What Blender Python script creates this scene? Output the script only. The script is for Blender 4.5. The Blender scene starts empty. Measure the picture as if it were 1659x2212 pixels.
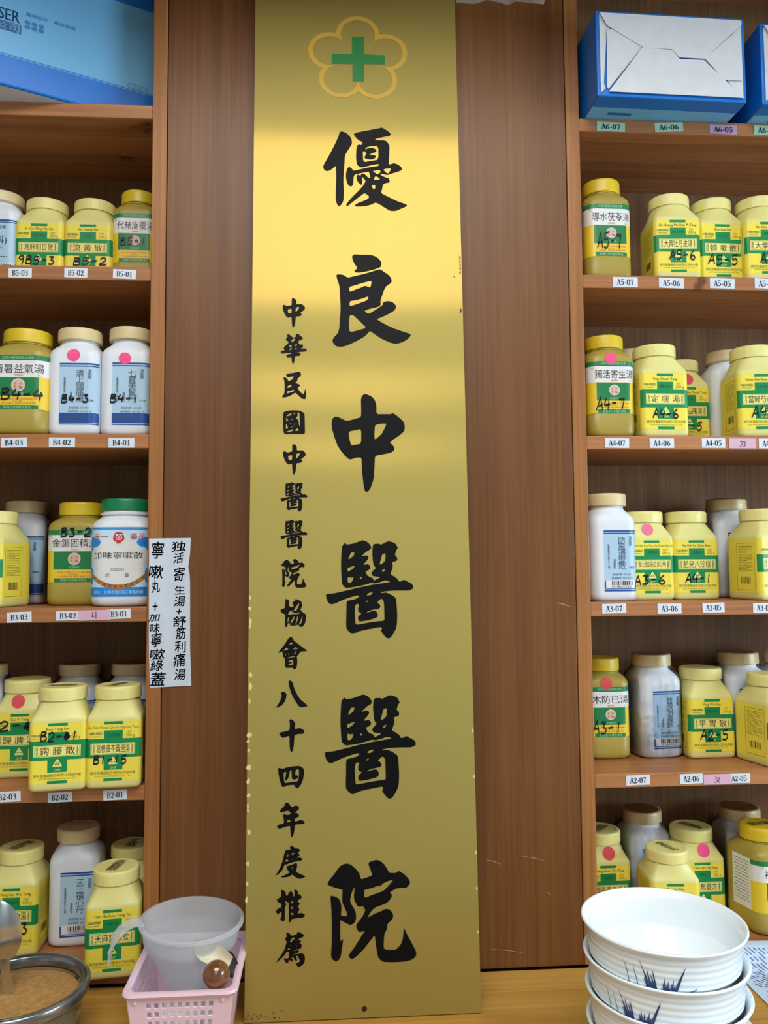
import bpy, bmesh, math, random
from mathutils import Vector, Matrix
from mathutils.geometry import tessellate_polygon
random.seed(7)
SC = bpy.context.scene
COL = SC.collection
# ------------------------------------------------------------------ camera
YAW, PITCH, ROLL = math.radians(3.809), math.radians(3.758), math.radians(-0.409)
CAM = Vector((-0.06271, -1.20886, 0.0))
FPX = 1750.0
cy, sy, ct, st = math.cos(YAW), math.sin(YAW), math.cos(PITCH), math.sin(PITCH)
FWD = Vector((sy*ct, cy*ct, st)); R0 = Vector((cy, -sy, 0)); U0 = R0.cross(FWD)
RT = R0*math.cos(ROLL) + U0*math.sin(ROLL); UP = -R0*math.sin(ROLL) + U0*math.cos(ROLL)
cam = bpy.data.cameras.new('camera'); camo = bpy.data.objects.new('camera', cam); COL.objects.link(camo)
camo.matrix_world = Matrix(((RT.x, UP.x, -FWD.x, CAM.x), (RT.y, UP.y, -FWD.y, CAM.y), (RT.z, UP.z, -FWD.z, CAM.z), (0, 0, 0, 1)))
cam.sensor_width = 36.0; cam.lens = 36.0*FPX/2212.0; cam.clip_start = 0.02
SC.camera = camo
SC.view_settings.view_transform = 'Standard'; SC.view_settings.look = 'None'
SC.view_settings.gamma = 1.0; SC.view_settings.use_curve_mapping = False
SC.view_settings.exposure = 0.0
SC.cycles.use_denoising = True
SC.cycles.max_bounces = 8; SC.cycles.transparent_max_bounces = 16
SC.cycles.sample_clamp_indirect = 6.0
# ------------------------------------------------------------------ world and lights
W_ = bpy.data.worlds.new('world'); SC.world = W_; W_.use_nodes = True
W_.node_tree.nodes['Background'].inputs[0].default_value = (0.75, 0.85, 1.0, 1)
W_.node_tree.nodes['Background'].inputs[1].default_value = 0.25
LAMP = 8.5            # radiance of the ceiling light panels
LAMP_COL = (1.0, 0.985, 0.95)
LAMP_FAR = 5.0        # the two rows farther back
WINDOW = 13.0          # radiance of the daylight window on the right
WINDOW_COL = (0.62, 0.82, 1.0)
CEIL = 1.30
# x centre, y centre, x size, y size
LIGHTS = [(-0.02, -1.36, 1.3, 1.0), (-0.02, -2.75, 1.3, 0.5), (-0.02, -3.85, 1.3, 0.6)]

def ray(u, v): return RT*((u-829.5)/FPX) + UP*((1106-v)/FPX) + FWD
def onY(u, v, y=0.0):
    d = ray(u, v); return CAM + d*((y-CAM.y)/d.y)
def onZ(u, v, z):
    d = ray(u, v); return CAM + d*((z-CAM.z)/d.z)
def pix(p):
    d = Vector(p)-CAM; f = d.dot(FWD)
    return 829.5+FPX*d.dot(RT)/f, 1106-FPX*d.dot(UP)/f, f

# ------------------------------------------------------------------ materials
def lin(c):
    c = c/255.0
    return c/12.92 if c <= 0.04045 else ((c+0.055)/1.055)**2.4
MATS = {}
def mat(name, rgb=None, rough=0.5, metal=0.0, spec=0.5, emit=None, strength=0, sss=0, coat=0):
    if name in MATS: return MATS[name]
    m = bpy.data.materials.new(name); m.use_nodes = True
    b = m.node_tree.nodes['Principled BSDF']
    if rgb: b.inputs['Base Color'].default_value = (lin(rgb[0]), lin(rgb[1]), lin(rgb[2]), 1)
    b.inputs['Roughness'].default_value = rough; b.inputs['Metallic'].default_value = metal
    b.inputs['Specular IOR Level'].default_value = spec
    b.inputs['Coat Weight'].default_value = coat
    if emit:
        b.inputs['Emission Color'].default_value = (*emit, 1); b.inputs['Emission Strength'].default_value = strength
    if sss:
        b.inputs['Subsurface Weight'].default_value = sss; b.inputs['Subsurface Radius'].default_value = (0.01, 0.01, 0.008)
        b.inputs['Subsurface Scale'].default_value = 0.5
    MATS[name] = m
    return m
def node(nt, t, **kw):
    n = nt.nodes.new(t)
    for k, v in kw.items(): setattr(n, k, v)
    return n
def speckle(name, rgb, rgb2, scale=40, rough=0.5, spec=0.5, detail=4, stretch=(1, 1, 1), bump=0.0, lo=0.35, hi=0.7, coat=0):
    """two-tone noise material for plastic, paper, stone, powder"""
    m = mat(name, rgb, rough, spec=spec, coat=coat); nt = m.node_tree; b = nt.nodes['Principled BSDF']
    tc = node(nt, 'ShaderNodeTexCoord'); mp = node(nt, 'ShaderNodeMapping'); mp.inputs['Scale'].default_value = stretch
    nz = node(nt, 'ShaderNodeTexNoise'); nz.inputs['Scale'].default_value = scale; nz.inputs['Detail'].default_value = detail
    cr = node(nt, 'ShaderNodeValToRGB')
    cr.color_ramp.elements[0].position = lo; cr.color_ramp.elements[1].position = hi
    cr.color_ramp.elements[0].color = (*[lin(c) for c in rgb], 1); cr.color_ramp.elements[1].color = (*[lin(c) for c in rgb2], 1)
    L = nt.links.new
    L(tc.outputs['Object'], mp.inputs[0]); L(mp.outputs[0], nz.inputs['Vector']); L(nz.outputs['Fac'], cr.inputs[0])
    L(cr.outputs[0], b.inputs['Base Color'])
    if bump:
        bp = node(nt, 'ShaderNodeBump'); bp.inputs['Strength'].default_value = bump; bp.inputs['Distance'].default_value = 0.002
        L(nz.outputs['Fac'], bp.inputs['Height']); L(bp.outputs[0], b.inputs['Normal'])
    return m
def wood(name, dark, mid, light, grain='Z', rough=0.45, scale=1.0, spec=0.4, knots=False):
    m = mat(name, mid, rough, spec=spec); nt = m.node_tree; b = nt.nodes['Principled BSDF']; L = nt.links.new
    tc = node(nt, 'ShaderNodeTexCoord')
    def mapped(sx, sz):
        mp = node(nt, 'ShaderNodeMapping')
        mp.inputs['Scale'].default_value = {'Z': (sx, sx, sz), 'X': (sz, sx, sx)}[grain]
        L(tc.outputs['Object'], mp.inputs[0]); return mp
    n1 = node(nt, 'ShaderNodeTexNoise'); n1.inputs['Scale'].default_value = 1.0; n1.inputs['Detail'].default_value = 5; n1.inputs['Roughness'].default_value = 0.6
    L(mapped(14*scale, 0.5*scale).outputs[0], n1.inputs['Vector'])
    n2 = node(nt, 'ShaderNodeTexNoise'); n2.inputs['Scale'].default_value = 1.0; n2.inputs['Detail'].default_value = 3
    L(mapped(170*scale, 3*scale).outputs[0], n2.inputs['Vector'])
    n3 = node(nt, 'ShaderNodeTexNoise'); n3.inputs['Scale'].default_value = 3.0; n3.inputs['Detail'].default_value = 3
    L(tc.outputs['Object'], n3.inputs['Vector'])
    a = node(nt, 'ShaderNodeMath', operation='MULTIPLY_ADD'); a.inputs[1].default_value = 0.5
    L(n2.outputs['Fac'], a.inputs[0]); 
    a1 = node(nt, 'ShaderNodeMath', operation='MULTIPLY'); a1.inputs[1].default_value = 0.55
    L(n1.outputs['Fac'], a1.inputs[0]); L(a1.outputs[0], a.inputs[2])
    a2 = node(nt, 'ShaderNodeMath', operation='MULTIPLY_ADD'); a2.inputs[1].default_value = 0.25
    L(n3.outputs['Fac'], a2.inputs[0]); L(a.outputs[0], a2.inputs[2])
    cr = node(nt, 'ShaderNodeValToRGB'); e = cr.color_ramp.elements
    e[0].position = 0.47; e[1].position = 0.83
    e[0].color = (*[lin(c) for c in dark], 1); e[1].color = (*[lin(c) for c in light], 1)
    k = e.new(0.64); k.color = (*[lin(c) for c in mid], 1)
    L(a2.outputs[0], cr.inputs[0])
    out = cr.outputs[0]
    if knots:
        v = node(nt, 'ShaderNodeTexNoise'); v.inputs['Scale'].default_value = 16; v.inputs['Detail'].default_value = 5
        L(tc.outputs['Object'], v.inputs['Vector'])
        c2 = node(nt, 'ShaderNodeValToRGB'); c2.color_ramp.elements[0].position = 0.27; c2.color_ramp.elements[1].position = 0.33
        c2.color_ramp.elements[0].color = (0.35, 0.28, 0.22, 1); c2.color_ramp.elements[1].color = (1, 1, 1, 1)
        L(v.outputs['Fac'], c2.inputs[0])
        mx = node(nt, 'ShaderNodeMix', data_type='RGBA', blend_type='MULTIPLY'); mx.inputs[0].default_value = 1.0
        L(out, mx.inputs[6]); L(c2.outputs[0], mx.inputs[7]); out = mx.outputs[2]
    L(out, b.inputs['Base Color'])
    bp = node(nt, 'ShaderNodeBump'); bp.inputs['Strength'].default_value = 0.12; bp.inputs['Distance'].default_value = 0.001
    L(n2.outputs['Fac'], bp.inputs['Height']); L(bp.outputs[0], b.inputs['Normal'])
    return m
def gold_mat():
    m = mat('brushed_gold', (180, 166, 96), 0.5, 1.0); nt = m.node_tree; L = nt.links.new
    b = nt.nodes['Principled BSDF']; out = nt.nodes['Material Output']
    b.inputs['Roughness'].default_value = 0.72
    s = node(nt, 'ShaderNodeBsdfPrincipled'); s.inputs['Metallic'].default_value = 1.0
    s.inputs['Base Color'].default_value = (lin(255), lin(204), lin(104), 1)
    s.inputs['Roughness'].default_value = 0.17; s.inputs['Anisotropic'].default_value = 0.9; s.inputs['Anisotropic Rotation'].default_value = GOLD_ROT
    tg = node(nt, 'ShaderNodeTangent'); tg.direction_type = 'UV_MAP'
    L(tg.outputs[0], s.inputs['Tangent'])
    tc = node(nt, 'ShaderNodeTexCoord'); mp = node(nt, 'ShaderNodeMapping'); mp.inputs['Scale'].default_value = (900, 60, 20)
    nz = node(nt, 'ShaderNodeTexNoise'); nz.inputs['Scale'].default_value = 1.0; nz.inputs['Detail'].default_value = 2
    bp = node(nt, 'ShaderNodeBump'); bp.inputs['Strength'].default_value = 0.05; bp.inputs['Distance'].default_value = 0.0003
    L(tc.outputs['Object'], mp.inputs[0]); L(mp.outputs[0], nz.inputs['Vector']); L(nz.outputs['Fac'], bp.inputs['Height'])
    L(bp.outputs[0], b.inputs['Normal'])
    mx = node(nt, 'ShaderNodeMixShader'); mx.inputs[0].default_value = GOLD_SHARP
    L(b.outputs[0], mx.inputs[1]); L(s.outputs[0], mx.inputs[2]); L(mx.outputs[0], out.inputs[0])
    return m
GOLD_SHARP = 0.075; GOLD_ROT = 0.0
def wrap_mat():
    m = mat('clear_film', (240, 245, 250), 0.12); nt = m.node_tree; L = nt.links.new
    out = nt.nodes['Material Output']
    g = node(nt, 'ShaderNodeBsdfGlossy'); g.inputs['Roughness'].default_value = 0.14
    t = node(nt, 'ShaderNodeBsdfTransparent'); t.inputs[0].default_value = (0.99, 0.99, 0.99, 1)
    fr = node(nt, 'ShaderNodeFresnel'); fr.inputs[0].default_value = 1.25
    nz = node(nt, 'ShaderNodeTexNoise'); nz.inputs['Scale'].default_value = 45; nz.inputs['Detail'].default_value = 2
    tc = node(nt, 'ShaderNodeTexCoord'); L(tc.outputs['Object'], nz.inputs['Vector'])
    bp = node(nt, 'ShaderNodeBump'); bp.inputs['Strength'].default_value = 0.5; bp.inputs['Distance'].default_value = 0.006
    L(nz.outputs['Fac'], bp.inputs['Height']); L(bp.outputs[0], g.inputs['Normal'])
    L(bp.outputs[0], fr.inputs['Normal'])
    mx = node(nt, 'ShaderNodeMixShader'); L(fr.outputs[0], mx.inputs[0]); L(t.outputs[0], mx.inputs[1]); L(g.outputs[0], mx.inputs[2])
    L(mx.outputs[0], out.inputs[0]); return m
def tape_mat():
    m = mat('clear_tape', (240, 245, 250), 0.12); nt = m.node_tree; L = nt.links.new
    g = node(nt, 'ShaderNodeBsdfGlossy'); g.inputs['Roughness'].default_value = 0.2
    t = node(nt, 'ShaderNodeBsdfTransparent'); mx = node(nt, 'ShaderNodeMixShader'); mx.inputs[0].default_value = 0.05
    L(t.outputs[0], mx.inputs[1]); L(g.outputs[0], mx.inputs[2]); L(mx.outputs[0], nt.nodes['Material Output'].inputs[0]); return m
def frosted_mat():
    m = mat('frosted_plastic', (242, 246, 250), 0.3); nt = m.node_tree; L = nt.links.new
    out = nt.nodes['Material Output']; b = nt.nodes['Principled BSDF']
    t = node(nt, 'ShaderNodeBsdfTransparent'); t.inputs[0].default_value = (0.93, 0.95, 0.97, 1)
    tl = node(nt, 'ShaderNodeBsdfTranslucent'); tl.inputs[0].default_value = (0.88, 0.92, 0.95, 1)
    m1 = node(nt, 'ShaderNodeMixShader'); m1.inputs[0].default_value = 0.35; L(b.outputs[0], m1.inputs[1]); L(tl.outputs[0], m1.inputs[2])
    m2 = node(nt, 'ShaderNodeMixShader'); m2.inputs[0].default_value = 0.6; L(m1.outputs[0], m2.inputs[1]); L(t.outputs[0], m2.inputs[2])
    L(m2.outputs[0], out.inputs[0]); return m
def glass_mat():
    m = mat('jar_glass', (225, 235, 235), 0.03); b = m.node_tree.nodes['Principled BSDF']
    b.inputs['Transmission Weight'].default_value = 0.95; b.inputs['IOR'].default_value = 1.45
    return m

# ------------------------------------------------------------------ mesh building
class MB:
    def __init__(s): s.v = []; s.f = []; s.m = []; s.mats = []
    def mi(s, m):
        if m not in s.mats: s.mats.append(m)
        return s.mats.index(m)
    def add(s, vs, fs, m):
        o = len(s.v); k = s.mi(m); s.v += [tuple(p) for p in vs]
        for f in fs: s.f.append([i+o for i in f]); s.m.append(k)
    def box(s, x0, x1, y0, y1, z0, z1, m):
        vs = [(x, y, z) for z in (z0, z1) for y in (y0, y1) for x in (x0, x1)]
        s.add(vs, [(0, 2, 3, 1), (4, 5, 7, 6), (0, 1, 5, 4), (2, 6, 7, 3), (0, 4, 6, 2), (1, 3, 7, 5)], m)
    def loft(s, rings, m, cap0=True, cap1=True, close=True):
        n = len(rings[0]); vs = [p for r in rings for p in r]; fs = []
        for i in range(len(rings)-1):
            for j in range(n if close else n-1):
                a, b = i*n+j, i*n+(j+1) % n
                fs.append((a, b, b+n, a+n))
        if cap0: fs.append(tuple(range(n-1, -1, -1)))
        if cap1: fs.append(tuple((len(rings)-1)*n+j for j in range(n)))
        s.add(vs, fs, m)
    def lathe(s, prof, m, n=48, c=(0, 0, 0), cap0=False, cap1=False):
        s.loft([[(c[0]+r*math.cos(2*math.pi*j/n), c[1]+r*math.sin(2*math.pi*j/n), c[2]+z) for j in range(n)] for r, z in prof], m, cap0, cap1)
    def tube(s, pts, r, m, n=10):
        rings = []
        for i, p in enumerate(pts):
            p = Vector(p); a = Vector(pts[max(i-1, 0)]); b = Vector(pts[min(i+1, len(pts)-1)])
            t = (b-a).normalized(); u = t.orthogonal().normalized()
            if i and rings:
                u = (prev - t*prev.dot(t)).normalized()
            prev = u; w = t.cross(u); rr = r[i] if isinstance(r, (list, tuple)) else r
            rings.append([tuple(p+u*rr*math.cos(2*math.pi*k/n)+w*rr*math.sin(2*math.pi*k/n)) for k in range(n)])
        s.loft(rings, m)
    def build(s, name, parent=None, smooth=None):
        me = bpy.data.meshes.new(name); me.from_pydata(s.v, [], s.f)
        for m in s.mats: me.materials.append(m)
        me.polygons.foreach_set('material_index', s.m)
        if smooth is not None:
            me.polygons.foreach_set('use_smooth', [True]*len(s.f)); me.set_sharp_from_angle(angle=math.radians(smooth))
        me.update()
        o = bpy.data.objects.new(name, me); COL.objects.link(o)
        if parent: o.parent = parent
        return o
def thing(name, label, cat, loc=(0, 0, 0), rz=0, group=None, rot=None):
    o = bpy.data.objects.new(name, None); COL.objects.link(o); o.empty_display_size = 0.02
    o.location = loc; o.rotation_euler = rot or (0, 0, rz); tag(o, label, cat, group); return o
def tag(o, label, cat, group=None):
    o['label'] = label; o['category'] = cat
    if group: o['group'] = group
    return o
def structure(o): o['kind'] = 'structure'; return o
def bevel(o, w, seg=2):
    b = o.modifiers.new('bevel', 'BEVEL'); b.width = w; b.segments = seg; b.limit_method = 'ANGLE'; b.angle_limit = math.radians(40)
    return o
def poly_faces(rings):
    """triangulate a polygon with holes; returns 2D verts and faces"""
    vs = [p for r in rings for p in r]
    tris = tessellate_polygon([[Vector((p[0], p[1], 0)) for p in r] for r in rings])
    return vs, [tuple(t) for t in tris]
def chaikin(r, k=0.2):
    out = []
    n = len(r)
    for i in range(n):
        a, b = r[i], r[(i+1) % n]
        out.append((a[0]+(b[0]-a[0])*k, a[1]+(b[1]-a[1])*k)); out.append((b[0]+(a[0]-b[0])*k, b[1]+(a[1]-b[1])*k))
    return out
_TC = {}
def text2d(body, sp=1.0):
    """outline of a string in the built-in font as 2D verts, faces, bounds"""
    key = (body, sp)
    if key in _TC: return _TC[key]
    c = bpy.data.curves.new('t', 'FONT'); c.body = body; c.resolution_u = 2; c.align_x = 'CENTER' if '\n' in body else 'LEFT'
    c.space_character = sp; c.space_line = 0.8
    o = bpy.data.objects.new('t', c); COL.objects.link(o); bpy.context.view_layer.update()
    ev = o.evaluated_get(bpy.context.evaluated_depsgraph_get()); me = ev.to_mesh()
    vs = [(v.co.x, v.co.y) for v in me.vertices]; fs = [tuple(p.vertices) for p in me.polygons]
    ev.to_mesh_clear(); bpy.data.objects.remove(o); bpy.data.curves.remove(c)
    xs = [p[0] for p in vs] or [0, 1]; ys = [p[1] for p in vs] or [0, 1]
    _TC[key] = (vs, fs, (min(xs), max(xs), min(ys), max(ys)))
    return _TC[key]
def text_fit(body, x0, x1, y0, y1, bold=0.0):
    vs, fs, (a, b, c, d) = text2d(body)
    kx = (x1-x0)/max(b-a, 1e-6); ky = (y1-y0)/max(d-c, 1e-6)
    return [(x0+(p[0]-a)*kx, y0+(p[1]-c)*ky) for p in vs], fs
def text_h(body, cx, cyy, h, wmax=None, sx=1.0, align='c'):
    """text of cap height about h, centred (or left aligned) at cx"""
    vs, fs, (a, b, c, d) = text2d(body)
    k = h/0.75; kx = k*sx
    if wmax and (b-a)*kx > wmax: kx = wmax/(b-a)
    ox = cx-(b-a)*kx/2 if align == 'c' else cx
    return [(ox+(p[0]-a)*kx, cyy-h/2+(p[1])*k) for p in vs], fs
def ribbon(pts, w):
    """flat stroke along a polyline, w half-width (number or per point)"""
    n = len(pts); L_, R_ = [], []
    for i, p in enumerate(pts):
        a = pts[max(i-1, 0)]; b = pts[min(i+1, n-1)]
        dx, dy = b[0]-a[0], b[1]-a[1]; l = math.hypot(dx, dy) or 1
        ww = w[i] if isinstance(w, (list, tuple)) else w
        L_.append((p[0]-dy/l*ww, p[1]+dx/l*ww)); R_.append((p[0]+dy/l*ww, p[1]-dx/l*ww))
    vs = L_+R_
    return vs, [(i, i+n, i+n+1, i+1) for i in range(n-1)]
def smooth_line(pts, sub=5):
    if len(pts) < 3: return pts
    P = [pts[0]]+list(pts)+[pts[-1]]; out = []
    for i in range(1, len(P)-2):
        for k in range(sub):
            t = k/sub; r = []
            for c in range(2):
                p0, p1, p2, p3 = P[i-1][c], P[i][c], P[i+1][c], P[i+2][c]
                r.append(0.5*(2*p1+(p2-p0)*t+(2*p0-5*p1+4*p2-p3)*t*t+(3*p1-p0-3*p2+p3)*t**3))
            out.append(tuple(r))
    out.append(pts[-1]); return out
# handwriting strokes in a unit box (x 0..0.6, y 0..1)
HAND = {
 'A': [[(0, 0), (.12, .4), (.3, 1), (.33, .95), (.42, .5), (.5, .02)], [(.08, .36), (.48, .42)]],
 'B': [[(.08, 1), (.06, .5), (.05, 0)], [(.05, .95), (.35, 1), (.42, .8), (.1, .55), (.4, .5), (.48, .2), (.3, .02), (.02, .04)]],
 '0': [[(.25, 1), (.05, .7), (.05, .25), (.25, 0), (.45, .3), (.45, .75), (.25, 1)]],
 '1': [[(.28, 1), (.24, .5), (.22, 0)]],
 '2': [[(.05, .8), (.25, 1), (.45, .8), (.3, .4), (.02, .02), (.5, .06)]],
 '3': [[(.06, .95), (.4, .95), (.22, .6), (.45, .4), (.35, .05), (.04, .06)]],
 '4': [[(.22, 1), (.04, .45), (.5, .5)], [(.4, .8), (.34, 0)]],
 '5': [[(.12, .95), (.1, .55), (.35, .6), (.45, .3), (.3, .02), (.04, .06)], [(.12, .95), (.48, 1)]],
 '6': [[(.38, 1), (.12, .6), (.08, .2), (.28, 0), (.46, .22), (.3, .45), (.1, .3)]],
 '7': [[(.04, .75), (.08, .9), (.3, .8), (.46, .9), (.38, .4), (.3, 0)]],
 '9': [[(.44, .75), (.25, .55), (.06, .75), (.25, 1), (.44, .85), (.4, .3), (.3, -.15)]],
 '-': [[(.08, .5), (.42, .56)]],
 '*': [[(.05, .2), (.4, .8), (.1, .75), (.45, .25), (.2, .9), (.3, .1), (.05, .5), (.5, .5), (.1, .3), (.4, .7)]],
 ' ': [],
}
def hand2d(txt, x0, x1, y0, y1, w, slant=0.1):
    n = len(txt); k = (x1-x0)/(n*0.6); out = []
    for i, ch in enumerate(txt):
        jy = random.uniform(-.06, .06)*(y1-y0)
        for stp in HAND[ch]:
            pts = smooth_line([(x0+(i*0.6+p[0]+slant*p[1]*.5)*k, y0+p[1]*(y1-y0)+jy) for p in stp])
            out.append(ribbon(pts, w))
    return out
# bold serif capitals and digits for the shelf tags (strokes with half-widths), unit box 0..0.62 x 0..1
TH, TN = 0.085, 0.035
SERIF = {
 'A': [([(.06, 0), (.3, 1)], TN), ([(.3, 1), (.54, 0)], TH), ([(.15, .34), (.46, .34)], TN), ([(-.04, .02), (.16, .02)], TN), ([(.42, .02), (.66, .02)], TN)],
 'B': [([(.14, 0), (.14, 1)], TH), ([(0, .97), (.34, .97), (.46, .86), (.46, .66), (.34, .53), (.14, .53)], [TN, TN, .07, .07, TN, TN]), ([(.3, .53), (.42, .47), (.52, .34), (.52, .18), (.4, .03), (0, .03)], [TN, .05, TH, TH, TN, TN])],
 '0': [([(.28, .97), (.12, .86), (.09, .5), (.12, .14), (.28, .03)], [TN, TH, TH, TH, TN]), ([(.28, .97), (.44, .86), (.47, .5), (.44, .14), (.28, .03)], [TN, TH, TH, TH, TN])],
 '1': [([(.3, 0), (.3, 1)], TH), ([(.3, .95), (.1, .85)], TN), ([(.1, .03), (.5, .03)], TN)],
 '2': [([(.08, .72), (.16, .92), (.3, .97), (.44, .85), (.44, .65), (.28, .35), (.06, .06)], [.05, .05, TN, .07, TH, .07, TN]), ([(.06, .07), (.5, .07)], .075), ([(.5, .05), (.52, .25)], TN)],
 '3': [([(.08, .82), (.18, .95), (.34, .95), (.44, .8), (.38, .62), (.22, .54)], [.05, TN, TN, .08, .07, TN]), ([(.22, .54), (.42, .48), (.48, .28), (.4, .1), (.24, .03), (.06, .1)], [TN, .07, TH, .07, TN, .06])],
 '4': [([(.38, 0), (.38, 1)], TH), ([(.36, .98), (.04, .34)], TN), ([(.02, .3), (.56, .3)], .05)],
 '5': [([(.12, .93), (.48, .93)], .07), ([(.12, .95), (.08, .55)], TN), ([(.08, .55), (.28, .6), (.44, .48), (.46, .26), (.34, .06), (.06, .06)], [TN, .05, .08, TH, .06, .05])],
 '6': [([(.46, .97), (.24, .82), (.1, .5), (.12, .16), (.28, .03)], [TN, .06, TH, TH, TN]), ([(.28, .03), (.44, .14), (.47, .32), (.38, .52), (.22, .54), (.12, .44)], [TN, .07, TH, .06, TN, TN])],
 '7': [([(.06, .9), (.5, .9)], .08), ([(.48, .9), (.3, .4), (.24, 0)], [TN, .06, TH]), ([(.06, .95), (.04, .72)], TN)],
 '-': [([(.04, .36), (.3, .36)], .06)],
}
def serif2d(txt, x0, x1, y0, y1):
    adv = [0.36 if c == '-' else 0.62 for c in txt]; tot = sum(adv); k = (x1-x0)/tot; h = y1-y0; out = []; x = x0
    for c, a in zip(txt, adv):
        for pts, w in SERIF[c]:
            out.append(ribbon([(x+p[0]*k, y0+p[1]*h) for p in pts], [q*k for q in w] if isinstance(w, list) else w*k))
        x += a*k
    return out

# ------------------------------------------------------------------ the room
wall_m = speckle('painted_wall', (196, 198, 196), (204, 206, 204), 12, 0.8)
ceil_m = speckle('ceiling_white', (215, 217, 216), (222, 224, 223), 10, 0.85)
floor_m = speckle('floor_tile', (150, 146, 138), (170, 166, 158), 6, 0.4)
def slab(name, *b, m):
    k = MB(); k.box(*b, m); return structure(k.build(name))
FL = -1.49
slab('floor', -2.4, 2.4, -4.6, 0.3, FL-0.05, FL, m=floor_m)
slab('ceiling', -2.4, 2.4, -4.6, 0.3, CEIL, CEIL+0.05, m=ceil_m)
slab('wall_back', -2.4, 2.4, 0.25, 0.3, FL, CEIL, m=wall_m)
slab('wall_front', -2.4, 2.4, -4.6, -4.55, FL, CEIL, m=wall_m)
slab('wall_left', -2.4, -2.35, -4.55, 0.25, FL, CEIL, m=wall_m)
slab('wall_right', 2.35, 2.4, -4.55, 0.25, FL, CEIL, m=wall_m)
lamp_m = mat('lamp_diffuser', (255, 255, 255), 0.5, emit=LAMP_COL, strength=LAMP)
lamp_far_m = mat('lamp_diffuser_far', (255, 255, 255), 0.5, emit=LAMP_COL, strength=LAMP_FAR)
frame_m = mat('white_metal', (225, 226, 228), 0.4)
day_m = mat('daylight_pane', (255, 255, 255), 0.2, emit=WINDOW_COL, strength=WINDOW)
for i, (x, y, sx, sy_) in enumerate(LIGHTS):
    t = thing('ceiling_light', ['long ceiling light panel nearest the shelves', 'middle ceiling light panel above the room', 'farthest ceiling light panel by the opposite wall'][i], 'lamp', (x, y, CEIL), group='ceiling lights')
    k = MB(); f = 0.03
    k.box(-sx/2-f, sx/2+f, -sy_/2-f, -sy_/2, -.03, -.001, frame_m); k.box(-sx/2-f, sx/2+f, sy_/2, sy_/2+f, -.03, -.001, frame_m)
    k.box(-sx/2-f, -sx/2, -sy_/2, sy_/2, -.03, -.001, frame_m); k.box(sx/2, sx/2+f, -sy_/2, sy_/2, -.03, -.001, frame_m)
    k.build('frame', t)
    k = MB(); k.box(-sx/2, sx/2, -sy_/2, sy_/2, -.02, -.012, lamp_far_m if i else lamp_m); k.build('diffuser', t)
k = MB(); wy0, wy1, wz0, wz1 = -1.75, -0.55, -0.35, 0.65
for (a, b, c, d) in ((wy0-.05, wy1+.05, wz0-.05, wz0), (wy0-.05, wy1+.05, wz1, wz1+.05), (wy0-.05, wy0, wz0, wz1), (wy1, wy1+.05, wz0, wz1), ((wy0+wy1)/2-.02, (wy0+wy1)/2+.02, wz0, wz1)):
    k.box(2.31, 2.349, a, b, c, d, frame_m)
w = structure(k.build('window_1'))
k = MB(); k.box(2.338, 2.347, wy0, wy1, wz0, wz1, day_m); k.build('pane', w)

# ------------------------------------------------------------------ cabinets, panel, counter
panel_m = wood('panel_wood', (94, 55, 23), (112, 69, 31), (128, 82, 40), 'Z', 0.42)
stile_m = wood('stile_wood', (138, 87, 43), (160, 105, 55), (180, 122, 68), 'Z', 0.45, 1.3)
shelf_m = wood('shelf_wood', (138, 88, 52), (168, 110, 66), (192, 132, 84), 'X', 0.4, 1.0, knots=True)
inner_m = wood('inner_wood', (106, 74, 45), (126, 90, 56), (142, 104, 68), 'Z', 0.6, 1.5, 0.3)
count_m = wood('counter_wood', (150, 108, 46), (182, 136, 60), (204, 158, 78), 'X', 0.38, 0.7)
ZB = [0.679, 0.4276, 0.1750, -0.0795, -0.3344, -0.588]      # undersides of the shelf boards, top row first
TK = 0.021
ZT = [z+TK for z in ZB]
DEPTH = 0.205
ZTOP = 1.05
CTR = -0.588
for side, x0, x1 in (('left', -1.05, -0.33), ('right', 0.33, 1.05)):
    t = thing('shelf_cabinet', ('open wooden shelf cabinet on the left of the gold plaque' if side == 'left' else 'open wooden shelf cabinet on the right of the gold plaque')+' holding medicine bottles', 'cabinet', ((x0+x1)/2, 0, CTR))
    def P(name, b, m, bev=0.0012):
        k = MB(); c = (x0+x1)/2
        k.box(b[0]-c, b[1]-c, b[2], b[3], b[4]-CTR, b[5]-CTR, m)
        o = k.build(name, t); bevel(o, bev); return o
    inn = (x0-.0215, x0) if side == 'right' else (x1, x1+.0215)
    out = (x1, x1+.02) if side == 'right' else (x0-.02, x0)
    P('side_panel', (inn[0], inn[1], -.001, DEPTH+.012, CTR, ZTOP+.02), stile_m)
    P('side_panel', (out[0], out[1], -.001, DEPTH+.012, CTR, ZTOP+.02), stile_m)
    for z in ZB: P('shelf', (x0, x1, 0, DEPTH, z+(.0002 if z == CTR else 0), z+TK), shelf_m)
    P('top_board', (x0, x1, 0, DEPTH, ZTOP, ZTOP+.02), shelf_m)
    P('back_panel', (x0, x1, DEPTH, DEPTH+.012, CTR, ZTOP+.02), inner_m)
k = MB(); k.box(-1.1, 1.1, -.43, -.002, .96, 1.04, stile_m)
bevel(tag(k.build('cornice'), 'wooden cornice board jutting out above the cabinets', 'cornice'), .003)
k = MB(); k.box(-.3072, .3072, 0, .02, CTR, ZTOP+.02, panel_m)
pan = tag(k.build('wood_panel'), 'wide brown wooden panel behind the gold plaque between the two cabinets', 'panel'); bevel(pan, .0006)
resid_m = speckle('tape_residue', (150, 128, 112), (176, 158, 142), 60, 0.7)
k = MB()
a, b = onY(985, 0), onY(1180, 10)
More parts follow.
